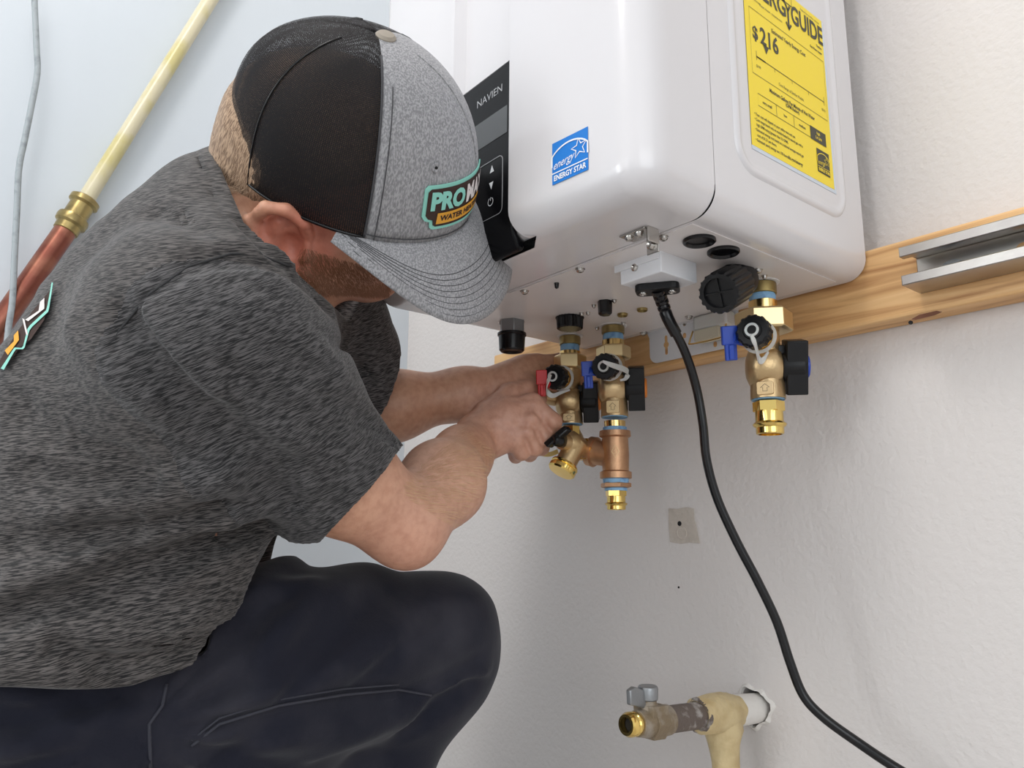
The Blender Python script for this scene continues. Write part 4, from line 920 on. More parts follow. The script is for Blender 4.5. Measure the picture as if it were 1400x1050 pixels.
# ------------------------------------------------------------------ the person: distance fields turned into smooth meshes
def V3(p): return np.array([p[0], p[1], p[2]], dtype=np.float64)
class Field:
    "smooth union of tapered capsules and ellipsoids, with creases pressed into it"
    def __init__(self): self.pr = []; self.folds = []
    def cap(self, a, b, ra, rb=None, k=0.02):
        self.pr.append(('c', V3(a), V3(b), ra, ra if rb is None else rb, k)); return self
    def ell(self, c, ax, r, k=0.02):
        self.pr.append(('e', V3(c), np.array([V3(v) for v in ax]), np.array(r, float), None, k)); return self
    def cut(self, c, ax, r, k=0.01):
        self.pr.append(('x', V3(c), np.array([V3(v) for v in ax]), np.array(r, float), None, k)); return self
    def one(self, p, P):
        if p[0] == 'c':
            a, b = p[1], p[2]; ab = b - a; t = np.clip(((P - a) @ ab) / max(ab @ ab, 1e-12), 0, 1)
            return np.linalg.norm(P - a - t[:, None] * ab, axis=1) - (p[3] + (p[4] - p[3]) * t)
        q = (P - p[1]) @ p[2].T; k0 = np.linalg.norm(q / p[3], axis=1); k1 = np.linalg.norm(q / p[3] ** 2, axis=1)
        return k0 * (k0 - 1) / np.maximum(k1, 1e-9)
    def __call__(self, P, use=None):
        d = None
        for p in (self.pr if use is None else use):
            v = self.one(p, P); k = p[5]
            if d is None: d = v; continue
            if p[0] == 'x':
                v = -v; h = np.maximum(k - np.abs(d - v), 0) / k; d = np.maximum(d, v) + h * h * k / 4
            else:
                h = np.maximum(k - np.abs(d - v), 0) / k; d = np.minimum(d, v) - h * h * k / 4
        for (a, b, amp, wd) in self.folds:
            ab = b - a; t = np.clip(((P - a) @ ab) / max(ab @ ab, 1e-12), 0, 1); e = np.linalg.norm(P - a - t[:, None] * ab, axis=1)
            m = e < 3 * wd
            if m.any(): d = d - np.where(m, amp * np.exp(-(e / wd) ** 2) * np.clip(4 * np.minimum(t + .12, 1.12 - t), 0, 1), 0)
        return d
    def hit(self, x, y):
        "first point of the surface on the sight line through a pixel"
        return self.hits([(x, y)])[0]
    def hits(self, px):
        r = np.array([ray(*p) for p in px]); r /= np.linalg.norm(r, axis=1)[:, None]; t = np.full(len(r), 0.15)
        for _ in range(70):
            v = self(CAM + r * t[:, None]); t = np.where(t < 3, t + v * 0.8, t)
            if np.abs(v[t < 3]).max(initial=0) < 2e-4: break
        return CAM + r * t[:, None]
    def crease(self, px, amp, wd):
        self.tmp = getattr(self, 'tmp', []); self.tmp.append((px, amp, wd))
    def bake(self):
        H_ = self.hits([p for px, _, _ in self.tmp for p in px]); i = 0; new = []
        for px, amp, wd in self.tmp:
            P = H_[i:i + len(px)]; i += len(px)
            new += [(a, b, amp, wd) for a, b in zip(P[:-1], P[1:]) if np.linalg.norm(a - b) < 0.3]
        self.folds += new; self.tmp = []
def polygonise(field, lo, hi, h, extra=None, B=12):
    """surface nets on the blocks near the surface; extra(P, d) -> d adds relief or cuts"""
    lo, hi = np.array(lo, float), np.array(hi, float); nb = np.ceil((hi - lo) / (h * B)).astype(int)
    ii = np.stack(np.meshgrid(*[np.arange(n) for n in nb], indexing='ij'), -1).reshape(-1, 3)
    cen = lo + (ii + 0.5) * B * h; rad = B * h * 0.9 + 0.012
    f = (lambda P, use=None: extra(P, field(P, use))) if extra else field
    dv = np.concatenate([f(c) for c in np.array_split(cen, max(1, len(cen) // 20000))])
    keep = ii[np.abs(dv) < rad * 1.35]; cen = lo + (keep + 0.5) * B * h
    pv = np.stack([field.one(p, cen) for p in field.pr], 1); isx = np.array([p[0] == 'x' for p in field.pr])
    g = np.stack(np.meshgrid(*[np.arange(B + 1)] * 3, indexing='ij'), -1); gf = g.reshape(-1, 3)
    corners = np.array([(i, j, k) for i in (0, 1) for j in (0, 1) for k in (0, 1)]); edges = [(a, b) for a in range(8) for b in range(a + 1, 8) if np.abs(corners[a] - corners[b]).sum() == 1]
    VK, VP, EK = [], [], []
    def key(c): return (c[:, 0] * 8192 + c[:, 1]) * 8192 + c[:, 2]
    folds_all = field.folds
    for bi in range(len(keep)):
        o = keep[bi] * B; P = lo + (gf + o) * h
        row = pv[bi]; mn = row[~isx].min(); use = [p for p, v in zip(field.pr, row) if (v < mn + 2.2 * rad + p[5] if p[0] != 'x' else v < 2 * rad)]
        c = cen[bi]; field.folds = [q for q in folds_all if min(np.linalg.norm(c - q[0]), np.linalg.norm(c - q[1])) < 3 * q[3] + rad + np.linalg.norm(q[0] - q[1])]
        D = f(P, use).reshape(B + 1, B + 1, B + 1)
        if D.min() > 0 or D.max() < 0: continue
        C = np.stack([D[a:a + B, b:b + B, e:e + B] for a, b, e in corners], -1); S = C < 0; act = S.any(-1) & ~S.all(-1)
        idx = np.argwhere(act)
        if not len(idx): continue
        c8 = C[act]; s8 = S[act]; acc = np.zeros((len(idx), 3)); n = np.zeros(len(idx))
        for a, b in edges:
            m = s8[:, a] != s8[:, b]; t = np.where(m, c8[:, a] / np.where(m, c8[:, a] - c8[:, b], 1), 0)
            acc += np.where(m[:, None], corners[a] + t[:, None] * (corners[b] - corners[a]), 0); n += m
        VK.append(key(idx + o + 1)); VP.append(lo + (idx + o + acc / n[:, None]) * h)
        for ax in range(3):
            sl = [slice(0, B)] * 3; s2 = [slice(0, B)] * 3; s2[ax] = slice(1, B + 1)
            x0, x1 = D[tuple(sl)] < 0, D[tuple(s2)] < 0; e = np.argwhere(x0 != x1)
            if len(e): EK.append(np.concatenate([e + o + 1, np.full((len(e), 1), ax), x0[tuple(e.T)][:, None].astype(int)], 1))
    field.folds = folds_all
    K = np.concatenate(VK); P = np.concatenate(VP); order = np.argsort(K); K = K[order]; P = P[order]; E = np.concatenate(EK)
    faces = []
    for ax in range(3):
        e = E[E[:, 3] == ax]; a, b = [(1, 2), (2, 0), (0, 1)][ax]; c = e[:, :3]; q = []
        for da, db in ((0, 0), (-1, 0), (-1, -1), (0, -1)):
            cc = c.copy(); cc[:, a] += da; cc[:, b] += db; kk = key(cc); j = np.clip(np.searchsorted(K, kk), 0, len(K) - 1); q.append(np.where(K[j] == kk, j, -1))
        q = np.stack(q, 1); ok = (q >= 0).all(1); q = q[ok]; s = e[ok][:, 4] == 0; q[s] = q[s][:, ::-1]; faces.append(q)
    Fc = np.concatenate(faces); return P, Fc
def mesh_np(name, P, Fc, keepv=None, relax=2):
    Fq = Fc
    if keepv is not None:
        Fq = Fq[keepv[Fq].all(1)]
    used = np.zeros(len(P), bool); used[Fq.ravel()] = True; remap = np.cumsum(used) - 1; P = P[used]; Fq = remap[Fq]
    for _ in range(relax):
        acc = np.zeros_like(P); n = np.zeros(len(P))
        for i in range(4):
            np.add.at(acc, Fq[:, i], P[Fq[:, (i + 1) % 4]] + P[Fq[:, i - 1]]); np.add.at(n, Fq[:, i], 2)
        P = P * 0.5 + 0.5 * acc / n[:, None]
    me = bpy.data.meshes.new(name); me.vertices.add(len(P)); me.vertices.foreach_set('co', P.astype(np.float32).ravel())
    me.loops.add(len(Fq) * 4); me.loops.foreach_set('vertex_index', Fq.ravel().astype(np.int32)); me.polygons.add(len(Fq))
    me.polygons.foreach_set('loop_start', np.arange(0, len(Fq) * 4, 4, dtype=np.int32)); me.update(calc_edges=True); me.validate()
    return me
def vnoise(P, s, seed=0):
    "cheap smooth noise from a few sine waves"
    r = np.random.RandomState(seed); o = 0
    for i in range(5):
        k = r.normal(size=3); k = k / np.linalg.norm(k) * s * r.uniform(.6, 1.5); o = o + np.sin(P @ k + r.uniform(0, 6.3))
    return o / 5

cv = lambda v: CR * v[0] + CU * v[1] + CB * v[2]
# head frame (front, right, up) and origin between the ears
HF, HR, HU = cv((0.9302, -0.3627, -0.0567)), cv((-0.2136, -0.6604, 0.7199)), cv((0.2986, 0.6576, 0.6917))
CAPC = V3(at(481.5, 239.8, 0.70))
HO = CAPC - HF * 0.042 - HU * 0.030
hd = lambda f, r, u: HO + HF * f + HR * r + HU * u
HA = (HF, HR, HU)
# joints
SHN, ELN, WRN = at(284, 484, .590), at(553, 716, .745), at(652, 600, .945)
SHF, ELF, WRF = at(425, 350, .88), at(460, 568, .965), at(690, 529, 1.01)
HIPN, HIPF, KNN = at(60, 990, .655), at(80, 900, .82), at(598, 880, .86)
ANN = Vector(KNN) + Vector((-0.10, -0.22, -0.40)); ANN.z = 0.09
KNF = Vector((-0.93, -0.40, 0.085)); ANF = Vector((-1.05, -0.78, 0.07))
person = thing('person', 'crouching person in heather grey t-shirt and dark trousers reaching under the heater', 'person', (KNF.x + 0.05, -0.62, 0.0))

# ---- skin material
def skin_mat():
    m = mat('skin', (0.60, 0.315, 0.20), 0.45, sss=0.12, bump=(380, 0.35, 0.0007), vary=(14, (0.70, 0.395, 0.26), 0.35, 0.70))
    nt = m.node_tree; b = nt.nodes['Principled BSDF']; src = b.inputs['Base Color'].links[0].from_socket
    geo = nt.nodes.new('ShaderNodeNewGeometry')
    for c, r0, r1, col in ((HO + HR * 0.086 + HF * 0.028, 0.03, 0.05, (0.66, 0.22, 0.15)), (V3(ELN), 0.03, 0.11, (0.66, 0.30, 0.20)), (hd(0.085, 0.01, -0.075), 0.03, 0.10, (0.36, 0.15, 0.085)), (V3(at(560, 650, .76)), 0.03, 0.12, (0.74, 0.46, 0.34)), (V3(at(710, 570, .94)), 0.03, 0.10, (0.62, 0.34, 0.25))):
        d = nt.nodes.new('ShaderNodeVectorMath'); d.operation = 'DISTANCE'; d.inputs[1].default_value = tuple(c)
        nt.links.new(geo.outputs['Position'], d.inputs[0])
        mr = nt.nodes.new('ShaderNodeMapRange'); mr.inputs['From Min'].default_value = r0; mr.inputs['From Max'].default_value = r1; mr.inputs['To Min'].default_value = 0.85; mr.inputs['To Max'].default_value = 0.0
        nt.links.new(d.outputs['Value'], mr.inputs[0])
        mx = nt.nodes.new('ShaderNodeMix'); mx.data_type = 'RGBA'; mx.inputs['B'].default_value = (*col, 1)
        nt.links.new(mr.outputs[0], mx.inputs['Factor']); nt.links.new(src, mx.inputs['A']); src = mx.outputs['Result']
    n = nt.nodes.new('ShaderNodeTexNoise'); n.inputs['Scale'].default_value = 120; n.inputs['Detail'].default_value = 3
    r = nt.nodes.new('ShaderNodeValToRGB'); r.color_ramp.elements[0].position = 0.30; r.color_ramp.elements[1].position = 0.62
    r.color_ramp.elements[0].color = (0.72, 0.60, 0.56, 1); r.color_ramp.elements[1].color = (1, 1, 1, 1)
    mu = nt.nodes.new('ShaderNodeMix'); mu.data_type = 'RGBA'; mu.blend_type = 'MULTIPLY'; mu.inputs['Factor'].default_value = 0.5
    nt.links.new(geo.outputs['Position'], n.inputs['Vector']); nt.links.new(n.outputs['Fac'], r.inputs[0]); nt.links.new(src, mu.inputs['A']); nt.links.new(r.outputs[0], mu.inputs['B'])
    nt.links.new(mu.outputs['Result'], b.inputs['Base Color'])
    return m
M_skin = skin_mat()

# ---- body: torso core, neck, head, arms and hands as one surface
B_ = Field()
LATV = V3(SHF) - V3(SHN)
def head_prims(F, k=0.03):
    F.ell(hd(0.018, 0, 0.040), HA, (0.098, 0.076, 0.088), k)
    F.ell(hd(0.052, 0, -0.022), HA, (0.060, 0.057, 0.058), 0.03)
    for s in (-1, 1):
        F.cap(hd(0.030, s * 0.054, -0.028), hd(0.078, s * 0.024, -0.070), 0.016, 0.015, 0.03)     # jaw
        F.cap(hd(0.045, s * 0.058, -0.012), hd(0.095, s * 0.036, -0.018), 0.014, 0.014, 0.03)     # cheekbone
        F.cap(hd(0.112, s * 0.035, 0.036), hd(0.118, s * 0.010, 0.034), 0.011, 0.011, 0.02)       # brow
    F.ell(hd(0.088, 0, -0.075), HA, (0.021, 0.025, 0.015), 0.02)
    for s in (-1, 1): F.cut(hd(0.124, s * 0.033, 0.016), HA, (0.016, 0.017, 0.013), 0.02)
    F.cap(hd(0.119, 0, 0.024), hd(0.140, 0, -0.018), 0.008, 0.0125, 0.015)
    for s in (-1, 1): F.cap(hd(0.128, s * 0.012, -0.022), hd(0.124, s * 0.010, -0.022), 0.0085, 0.0085, 0.008)
    F.cap(hd(0.113, -0.018, -0.045), hd(0.113, 0.018, -0.045), 0.008, 0.008, 0.012); F.cap(hd(0.110, -0.015, -0.056), hd(0.110, 0.015, -0.056), 0.0085, 0.0085, 0.010)
    F.cut(hd(0.122, 0, -0.0505), HA, (0.008, 0.022, 0.0016), 0.004)
def ear_prims(F, s):
    o = lambda f, r, u: hd(0.018 + 1.28 * f - 0.13 * u, s * (0.0755 + 1.35 * r), 1.22 * u - 0.004)
    loop = [(0.014, 0.002, 0.010), (0.013, 0.006, 0.022), (0.003, 0.011, 0.031), (-0.010, 0.014, 0.029), (-0.019, 0.016, 0.016), (-0.018, 0.015, 0.000), (-0.011, 0.012, -0.014), (-0.002, 0.008, -0.026), (0.008, 0.004, -0.026), (0.012, 0.001, -0.016)]
    F.ell(o(-0.001, 0.005, 0.0), ((HF + HR * s * -0.45) / 1.0966, (HR * s + HF * 0.45) / 1.0966, HU), (0.020, 0.0045, 0.033), 0.006)
    for a, b in zip(loop[:-1], loop[1:]): F.cap(o(*a), o(*b), 0.0056, 0.0056, 0.0030)
    F.cap(o(-0.003, 0.010, 0.018), o(-0.009, 0.0125, 0.002), 0.0030, 0.0030, 0.004); F.cap(o(-0.009, 0.0125, 0.002), o(-0.001, 0.009, -0.012), 0.003, 0.003, 0.004)
    F.ell(o(0.003, 0.004, -0.021), HA, (0.010, 0.006, 0.010), 0.006)
    F.cap(o(0.014, 0.004, 0.002), o(0.013, 0.005, -0.006), 0.004, 0.004, 0.005)
    F.cut(o(0.004, 0.010, -0.001), HA, (0.0125, 0.0130, 0.0150), 0.004)
NK0, NK1 = at(345, 335, .735), V3(hd(-0.030, 0, -0.005))
head_prims(B_)
B_.cap(NK0, NK1, 0.057, 0.052, 0.03); B_.cap(hd(-0.01, 0, -0.04), at(390, 372, .735), 0.046, 0.050, 0.03)
B_.cap(at(322, 330, .72), hd(-0.038, 0.02, 0.01), 0.034, 0.028, 0.02)
ear_prims(B_, 1); ear_prims(B_, -1)
# trunk core
B_.cap(at(300, 380, .73), at(170, 640, .735), 0.085, 0.105, 0.05); B_.cap(at(170, 640, .735), at(90, 900, .74), 0.105, 0.10, 0.05)
B_.cap(at(300, 420, .67), at(335, 365, .82), 0.050, 0.050, 0.04)
# near arm
AM = at(466, 654, .695)
B_.cap(at(300, 480, .62), AM, 0.042, 0.0485, 0.02); B_.cap(AM, ELN, 0.0485, 0.040, 0.02)
B_.cap(ELN, at(562, 742, .752), 0.026, 0.019, 0.02)
fm = V3(ELN) * .66 + V3(WRN) * .34 + CR * 0.010 + CU * 0.008
B_.cap(ELN, fm, 0.038, 0.0440, 0.02); B_.cap(fm, V3(ELN) * .25 + V3(WRN) * .75, 0.0440, 0.031, 0.02); B_.cap(V3(ELN) * .25 + V3(WRN) * .75, WRN, 0.031, 0.0265, 0.03)
# far arm
B_.cap(SHF, ELF, 0.055, 0.042, 0.03); fm = V3(ELF) * .68 + V3(WRF) * .32
B_.cap(ELF, fm, 0.041, 0.042, 0.03); B_.cap(fm, V3(ELF) * .25 + V3(WRF) * .75, 0.042, 0.030, 0.03); B_.cap(V3(ELF) * .25 + V3(WRF) * .75, WRF, 0.030, 0.026, 0.03)
# near hand, seen from the back, closed on the lower valve
def finger(F, pts, rs, k=0.004):
    for i in range(len(pts) - 1): F.cap(pts[i], pts[i + 1], rs[i], rs[i + 1], k if i else 0.0045)
W = WRN
mcp = [at(727, 552, .955), at(727, 573, .945), at(718, 591, .940), at(704, 603, .938)]
for i, (q_, r_) in enumerate(zip(mcp, (.0135, .0130, .0122, .0112))):
    B_.cap(V3(W) + CU * (0.010 - 0.0065 * i), q_, 0.0195, r_, 0.010)
B_.cap(V3(W), at(688, 572, .955), 0.024, 0.025, 0.02); B_.cap(at(690, 572, .96), at(706, 590, .962), 0.023, 0.018, 0.015)
finger(B_, [mcp[0], at(755, 577, .950), at(756, 596, .976), at(746, 594, .994)], [.0135, .0122, .0108, .0095])
finger(B_, [mcp[1], at(744, 598, .948), at(740, 612, .974), at(731, 606, .992)], [.0130, .0115, .0102, .0090])
finger(B_, [mcp[2], at(731, 612, .944), at(724, 621, .968), at(717, 612, .985)], [.0122, .0107, .0096, .0085])
finger(B_, [mcp[3], at(713, 619, .940), at(705, 624, .960), at(700, 615, .975)], [.0112, .0096, .0086, .0078])
for q_, r_ in zip(mcp, (.0120, .0120, .0112, .0100)): B_.ell(V3(q_) + CB * 0.0035, (CR, CU, CB), (r_, r_ * .8, r_), 0.008)
finger(B_, [at(668, 566, .955), at(697, 541, .970), at(718, 534, .982), at(730, 529, .990)], [.0190, .0150, .0122, .0105], 0.008)
# far hand reaching behind the valve
W = WRF
mf = [at(735, 499, 1.035), at(742, 510, 1.052), at(742, 524, 1.062), at(738, 537, 1.066)]
for i, (q_, r_) in enumerate(zip(mf, (.0150, .0150, .0140, .0130))): B_.cap(V3(W) + CU * (0.008 - 0.005 * i), q_, 0.018, r_, 0.016)
B_.cap(W, at(715, 512, 1.03), 0.024, 0.024, 0.02)
finger(B_, [mf[0], at(768, 494, 1.052), at(790, 498, 1.066), at(800, 508, 1.066)], [.0135, .0118, .0105, .0092])
finger(B_, [mf[1], at(772, 508, 1.066), at(793, 514, 1.076), at(801, 522, 1.074)], [.0135, .0118, .0105, .0092])
finger(B_, [mf[2], at(769, 526, 1.073), at(789, 531, 1.080), at(796, 538, 1.078)], [.0130, .0110, .0100, .0090])
finger(B_, [mf[3], at(762, 541, 1.072), at(777, 545, 1.078), at(785, 549, 1.078)], [.0115, .0095, .0085, .0075])
finger(B_, [at(703, 520, 1.01), at(720, 528, 1.00), at(731, 540, .995), at(738, 546, .995)], [.0160, .0135, .0115, .0100], 0.008)
# skin creases: knuckles, wrist, neck
for px, amp, wd in (([(731, 562), (742, 574), (752, 588)], -.0050, .0028), ([(728, 582), (736, 594), (741, 606)], -.0045, .0028), ([(716, 599), (722, 608), (725, 617)], -.0040, .0026), ([(712, 560), (724, 564)], -.0020, .004), ([(706, 578), (720, 582)], -.0026, .004), ([(748, 568), (760, 580)], .0010, .003), ([(746, 560), (758, 574)], .0010, .003), ([(700, 546), (735, 545)], -.0020, .0035), ([(722, 566), (728, 560)], .0012, .004), ([(728, 586), (734, 590)], .0012, .003),
                    ([(650, 574), (662, 618)], -.0012, .004), ([(668, 560), (722, 560)], .0012, .003), ([(672, 572), (722, 580)], .0012, .003), ([(672, 586), (712, 596)], .0010, .003),
                    ([(310, 240), (345, 300), (390, 350)], -.002, .004), ([(302, 262), (335, 318)], -.0016, .004), ([(384, 345), (404, 375), (424, 392)], -.003, .004)):
    B_.crease(px, amp, wd)
B_.bake()
P_, F_ = polygonise(B_, (-1.15, -0.80, CZ - 0.32), (-0.32, -0.04, CZ + 0.56), 0.0022, B=12)
body = obj('body', mesh_np('body', P_, F_, relax=1), M_skin, person, smooth=180)

# ---- clothes
def heather(name, axis, dark, light, a=1500.0, b_=115.0, seed=0.0):
    m = bpy.data.materials.new(name); m.use_nodes = True; nt = m.node_tree; b = nt.nodes['Principled BSDF']
    axis = Vector(axis).normalized(); u, v, d = frame(axis); geo = nt.nodes.new('ShaderNodeTexCoord'); comb = nt.nodes.new('ShaderNodeCombineXYZ')
    for i, (vec, s) in enumerate(((d, a), (u, b_), (v, b_))):
        dt = nt.nodes.new('ShaderNodeVectorMath'); dt.operation = 'DOT_PRODUCT'; dt.inputs[1].default_value = tuple(Vector(vec) * s)
        nt.links.new(geo.outputs['Object'], dt.inputs[0]); nt.links.new(dt.outputs['Value'], comb.inputs[i])
    n = nt.nodes.new('ShaderNodeTexNoise'); n.inputs['Scale'].default_value = 1.0; n.inputs['Detail'].default_value = 3; n.inputs['Roughness'].default_value = 0.5; n.inputs['Distortion'].default_value = 0.06
    nt.links.new(comb.outputs[0], n.inputs['Vector'])
    r = nt.nodes.new('ShaderNodeValToRGB'); e = r.color_ramp.elements
    e[0].position = 0.42; e[0].color = (*dark, 1); e[1].position = 0.60; e[1].color = (*light, 1)
    nt.links.new(n.outputs['Fac'], r.inputs[0]); nt.links.new(r.outputs[0], b.inputs['Base Color'])
    b.inputs['Roughness'].default_value = 0.75; b.inputs['Sheen Weight'].default_value = 0.15; b.inputs['Specular IOR Level'].default_value = 0.3
    bp_ = nt.nodes.new('ShaderNodeBump'); bp_.inputs['Strength'].default_value = 0.35; bp_.inputs['Distance'].default_value = 0.0006
    nt.links.new(n.outputs['Fac'], bp_.inputs['Height']); nt.links.new(bp_.outputs[0], b.inputs['Normal'])
    return m
spine = V3(at(300, 330, .73)) - V3(at(130, 800, .74)); arm_ax = V3(ELN) - V3(SHN); arm_axf = V3(ELF) - V3(SHF)
M_shirt = heather('heather knit', -CU + CR * 0.10, (0.009, 0.0085, 0.009), (0.115, 0.104, 0.100))
M_sleeve = heather('heather knit sleeve', CR * 0.36 - CU * 0.93 - CB * 0.25, (0.009, 0.009, 0.010), (0.110, 0.105, 0.107))
M_sleevef = heather('heather knit far sleeve', arm_axf, (0.010, 0.010, 0.0115), (0.14, 0.13, 0.13))
TS = Field()
tor = [((325, 335), .725, .066), ((300, 385), .725, .094), ((262, 470), .725, .122), ((190, 610), .73, .132), ((145, 740), .735, .140), ((110, 860), .74, .150), ((90, 960), .74, .160)]
for (a, b) in zip(tor[:-1], tor[1:]): TS.cap(at(*a[0], a[1]), at(*b[0], b[1]), a[2], b[2], 0.04)
# shoulder girdle, near and far flank
TS.cap(at(262, 440, .64), at(305, 345, .72), 0.078, 0.066, 0.03); TS.cap(at(335, 330, .74), at(405, 360, .86), 0.078, 0.062, 0.05)
TS.cap(at(160, 760, .665), at(50, 930, .63), 0.098, 0.112, 0.04); TS.cap(at(262, 490, .66), at(130, 800, .675), 0.088, 0.100, 0.03); TS.cap(at(340, 450, .80), at(200, 800, .82), 0.095, 0.115, 0.03)
n_torso = len(TS.pr)
TS.cap(at(296, 450, .62), at(352, 352, .695), 0.064, 0.054, 0.06); TS.cap(at(250, 690, .70), at(218, 850, .655), 0.080, 0.084, 0.04)
n_torso = len(TS.pr)
# collar
TS.cap(NK0, at(362, 300, .735), 0.073, 0.068, 0.03)
# sleeves
hemN = at(472, 666, .700); hemF = at(494, 512, .945)
TS.cap(at(292, 470, .595), at(368, 555, .635), 0.066, 0.069, 0.07); TS.cap(at(368, 555, .635), hemN, 0.070, 0.0630, 0.02); TS.cap(hemN, V3(hemN) + (V3(hemN) - V3(at(368, 555, .635))) * 0.5, 0.0630, 0.062, 0.01)
TS.cap(SHF, hemF, 0.066, 0.058, 0.04); TS.cap(hemF, V3(hemF) + (V3(hemF) - V3(SHF)) * 0.4, 0.058, 0.056, 0.01)
for px, amp, wd in (
    ([(168, 432), (215, 500), (268, 560), (330, 610), (400, 652)], -.017, .014), ([(182, 420), (235, 480), (300, 545)], .006, .014),
    ([(290, 585), (340, 630), (392, 690)], -.018, .013), ([(80, 700), (190, 690), (300, 655), (352, 640)], .007, .016), ([(90, 730), (200, 715), (320, 690)], -.008, .013),
    ([(0, 815), (120, 770), (230, 720), (330, 700)], .008, .018), ([(0, 845), (130, 800), (260, 750), (350, 720)], -.014, .014), ([(0, 740), (90, 745), (200, 738)], -.006, .014),
    ([(60, 880), (150, 905), (240, 895), (320, 855)], -.008, .013), ([(40, 860), (150, 880), (250, 865), (320, 830)], .007, .014), ([(0, 890), (60, 905), (120, 930)], .007, .014),
    ([(250, 360), (330, 352), (400, 372), (450, 420)], -.005, .010), ([(330, 300), (360, 335), (410, 372), (455, 412)], -.005, .008),
    ([(150, 500), (172, 440), (218, 392), (275, 360), (330, 352)], -.0035, .0045),
    ([(440, 540), (500, 575), (540, 600)], -.004, .010), ([(300, 500), (380, 560), (470, 600)], -.003, .012), ([(330, 420), (420, 470), (470, 520)], .003, .014),
    ([(205, 292), (240, 296), (280, 318)], -.004, .010), ([(100, 440), (150, 500), (220, 560)], .004, .016),
    ([(20, 560), (80, 600), (200, 640)], -.005, .014), ([(30, 640), (120, 665), (230, 665)], -.005, .012), ([(455, 470), (490, 500), (505, 520)], -.003, .008), ([(230, 800), (300, 760), (350, 740)], .005, .012)):
    TS.crease(px, amp * 2.1, wd * 0.9)
TS.bake()
nA, nF = arm_ax / np.linalg.norm(arm_ax), arm_axf / np.linalg.norm(arm_axf)
hA = V3(at(392, 712, .69)); hB = V3(at(550, 621, .70)); hm = (hA + hB) / 2
tA = hB - hA; tA /= np.linalg.norm(tA); nh = nA - tA * (nA @ tA); nh /= np.linalg.norm(nh)
gA, gB = V3(at(503, 541, .945)), V3(at(528, 490, .945)); tF = (gB - gA) / np.linalg.norm(gB - gA); nhf = nF - tF * (nF @ tF); nhf /= np.linalg.norm(nhf)
neck_ax = V3(NK1) - V3(NK0); neck_ax /= np.linalg.norm(neck_ax)
cA, cB = V3(at(300, 227, .74)), V3(at(425, 388, .70)); tC = (cB - cA) / np.linalg.norm(cB - cA); nc = np.cross(tC, ray(362, 307)); nc *= np.sign(nc @ (V3(NK1) - V3(NK0))) / np.linalg.norm(nc)
wA, wB = V3(at(330, 892, .72)), V3(at(100, 968, .62)); tW = (wB - wA) / np.linalg.norm(wB - wA); spn = spine / np.linalg.norm(spine)
wax = -spn - tW * (-spn @ tW); wax /= np.linalg.norm(wax)
def sight_cut(a, b):
    "plane of cloth edge through two pixels, normal away from the upper left"
    n = np.cross(ray(*b), ray(*a)); return n / np.linalg.norm(n)
HEM = [sight_cut((0, 942), (180, 938)), sight_cut((180, 938), (298, 904)), sight_cut((298, 904), (338, 858))]
HEM = [n_ * (1 if (V3(at(200, 700, .7)) - CAM) @ n_ < 0 else -1) for n_ in HEM]
COLL = [sight_cut((300, 226), (334, 304)), sight_cut((334, 304), (440, 404))]
COLL = [n_ * (1 if (V3(at(200, 400, .7)) - CAM) @ n_ < 0 else -1) for n_ in COLL]
def shirt_extra(P, d):
    armz = np.linalg.norm(P - hm, axis=1) < 0.16
    d = d + 0.0016 * vnoise(P, 75, 3) + 0.0009 * vnoise(P, 170, 5)
    low = np.clip(((P - V3(at(250, 560, .72))) @ -spn) / 0.10 + 0.3, 0, 1)
    ph = (P @ CU) * 105 + (P @ CR) * -42 + (P @ CB) * 30 + 2.2 * vnoise(P, 11, 21)
    d = d - 0.0034 * low * (0.5 + 0.5 * np.sin(ph)) ** 2 * (0.4 + 0.6 * np.clip(vnoise(P, 16, 23) + .5, 0, 1))
    ph = (P @ nA) * 70 + (P @ CU) * 55 + 2.0 * vnoise(P, 13, 25)
    d = d - 0.0020 * (1 - low) * (0.5 + 0.5 * np.sin(ph)) ** 3
    # thin hem bands
    inner = -(d + 0.0060)
    near_open = np.zeros(len(P), bool)
    sN = (P - hm) @ nh; sF = (P - gA) @ nhf; sC = np.minimum((P - CAM) @ COLL[0], (P - CAM) @ COLL[1]); sW = np.maximum((P - wA) @ wax - 0.035, np.max([(P - CAM) @ n_ for n_ in HEM], axis=0) + 0.0015 * np.sin((P @ tW) * 60))
    aN = np.where(np.linalg.norm(P - hm, axis=1) < 0.20, sN, -1); aF = np.where(np.linalg.norm(P - V3(hemF), axis=1) < 0.13, sF, -1)
    aC = np.where(np.linalg.norm(P - V3(at(362, 300, .735)), axis=1) < 0.15, sC, -1)
    op = np.maximum(np.maximum(aN, aF), aC)
    hollow = np.where(op > -0.05, inner, -1); op = np.maximum(op, sW)
    band = np.where((aN > -0.022) & (aN < -0.019), 0.0014, 0) + np.where((aF > -0.018) & (aF < -0.0155), 0.0012, 0) + np.where((aC > -0.016) & (aC < -0.013), 0.0016, 0)
    return np.maximum(np.maximum(d + band, hollow), op)
P_, F_ = polygonise(TS, (-1.30, -0.92, CZ - 0.28), (-0.40, -0.15, CZ + 0.42), 0.0033, shirt_extra, B=12)
me = mesh_np('shirt', P_, F_, relax=1)
shirt = obj('shirt', me, [M_shirt, M_sleeve, M_sleevef], person, smooth=60)
cen = np.empty(len(me.polygons) * 3); me.polygons.foreach_get('center', cen); cen = cen.reshape(-1, 3)
slN = Field(); slN.pr = TS.pr[n_torso + 1:n_torso + 4]; slF = Field(); slF.pr = TS.pr[n_torso + 4:n_torso + 6]; tt_ = Field(); tt_.pr = TS.pr[:n_torso]
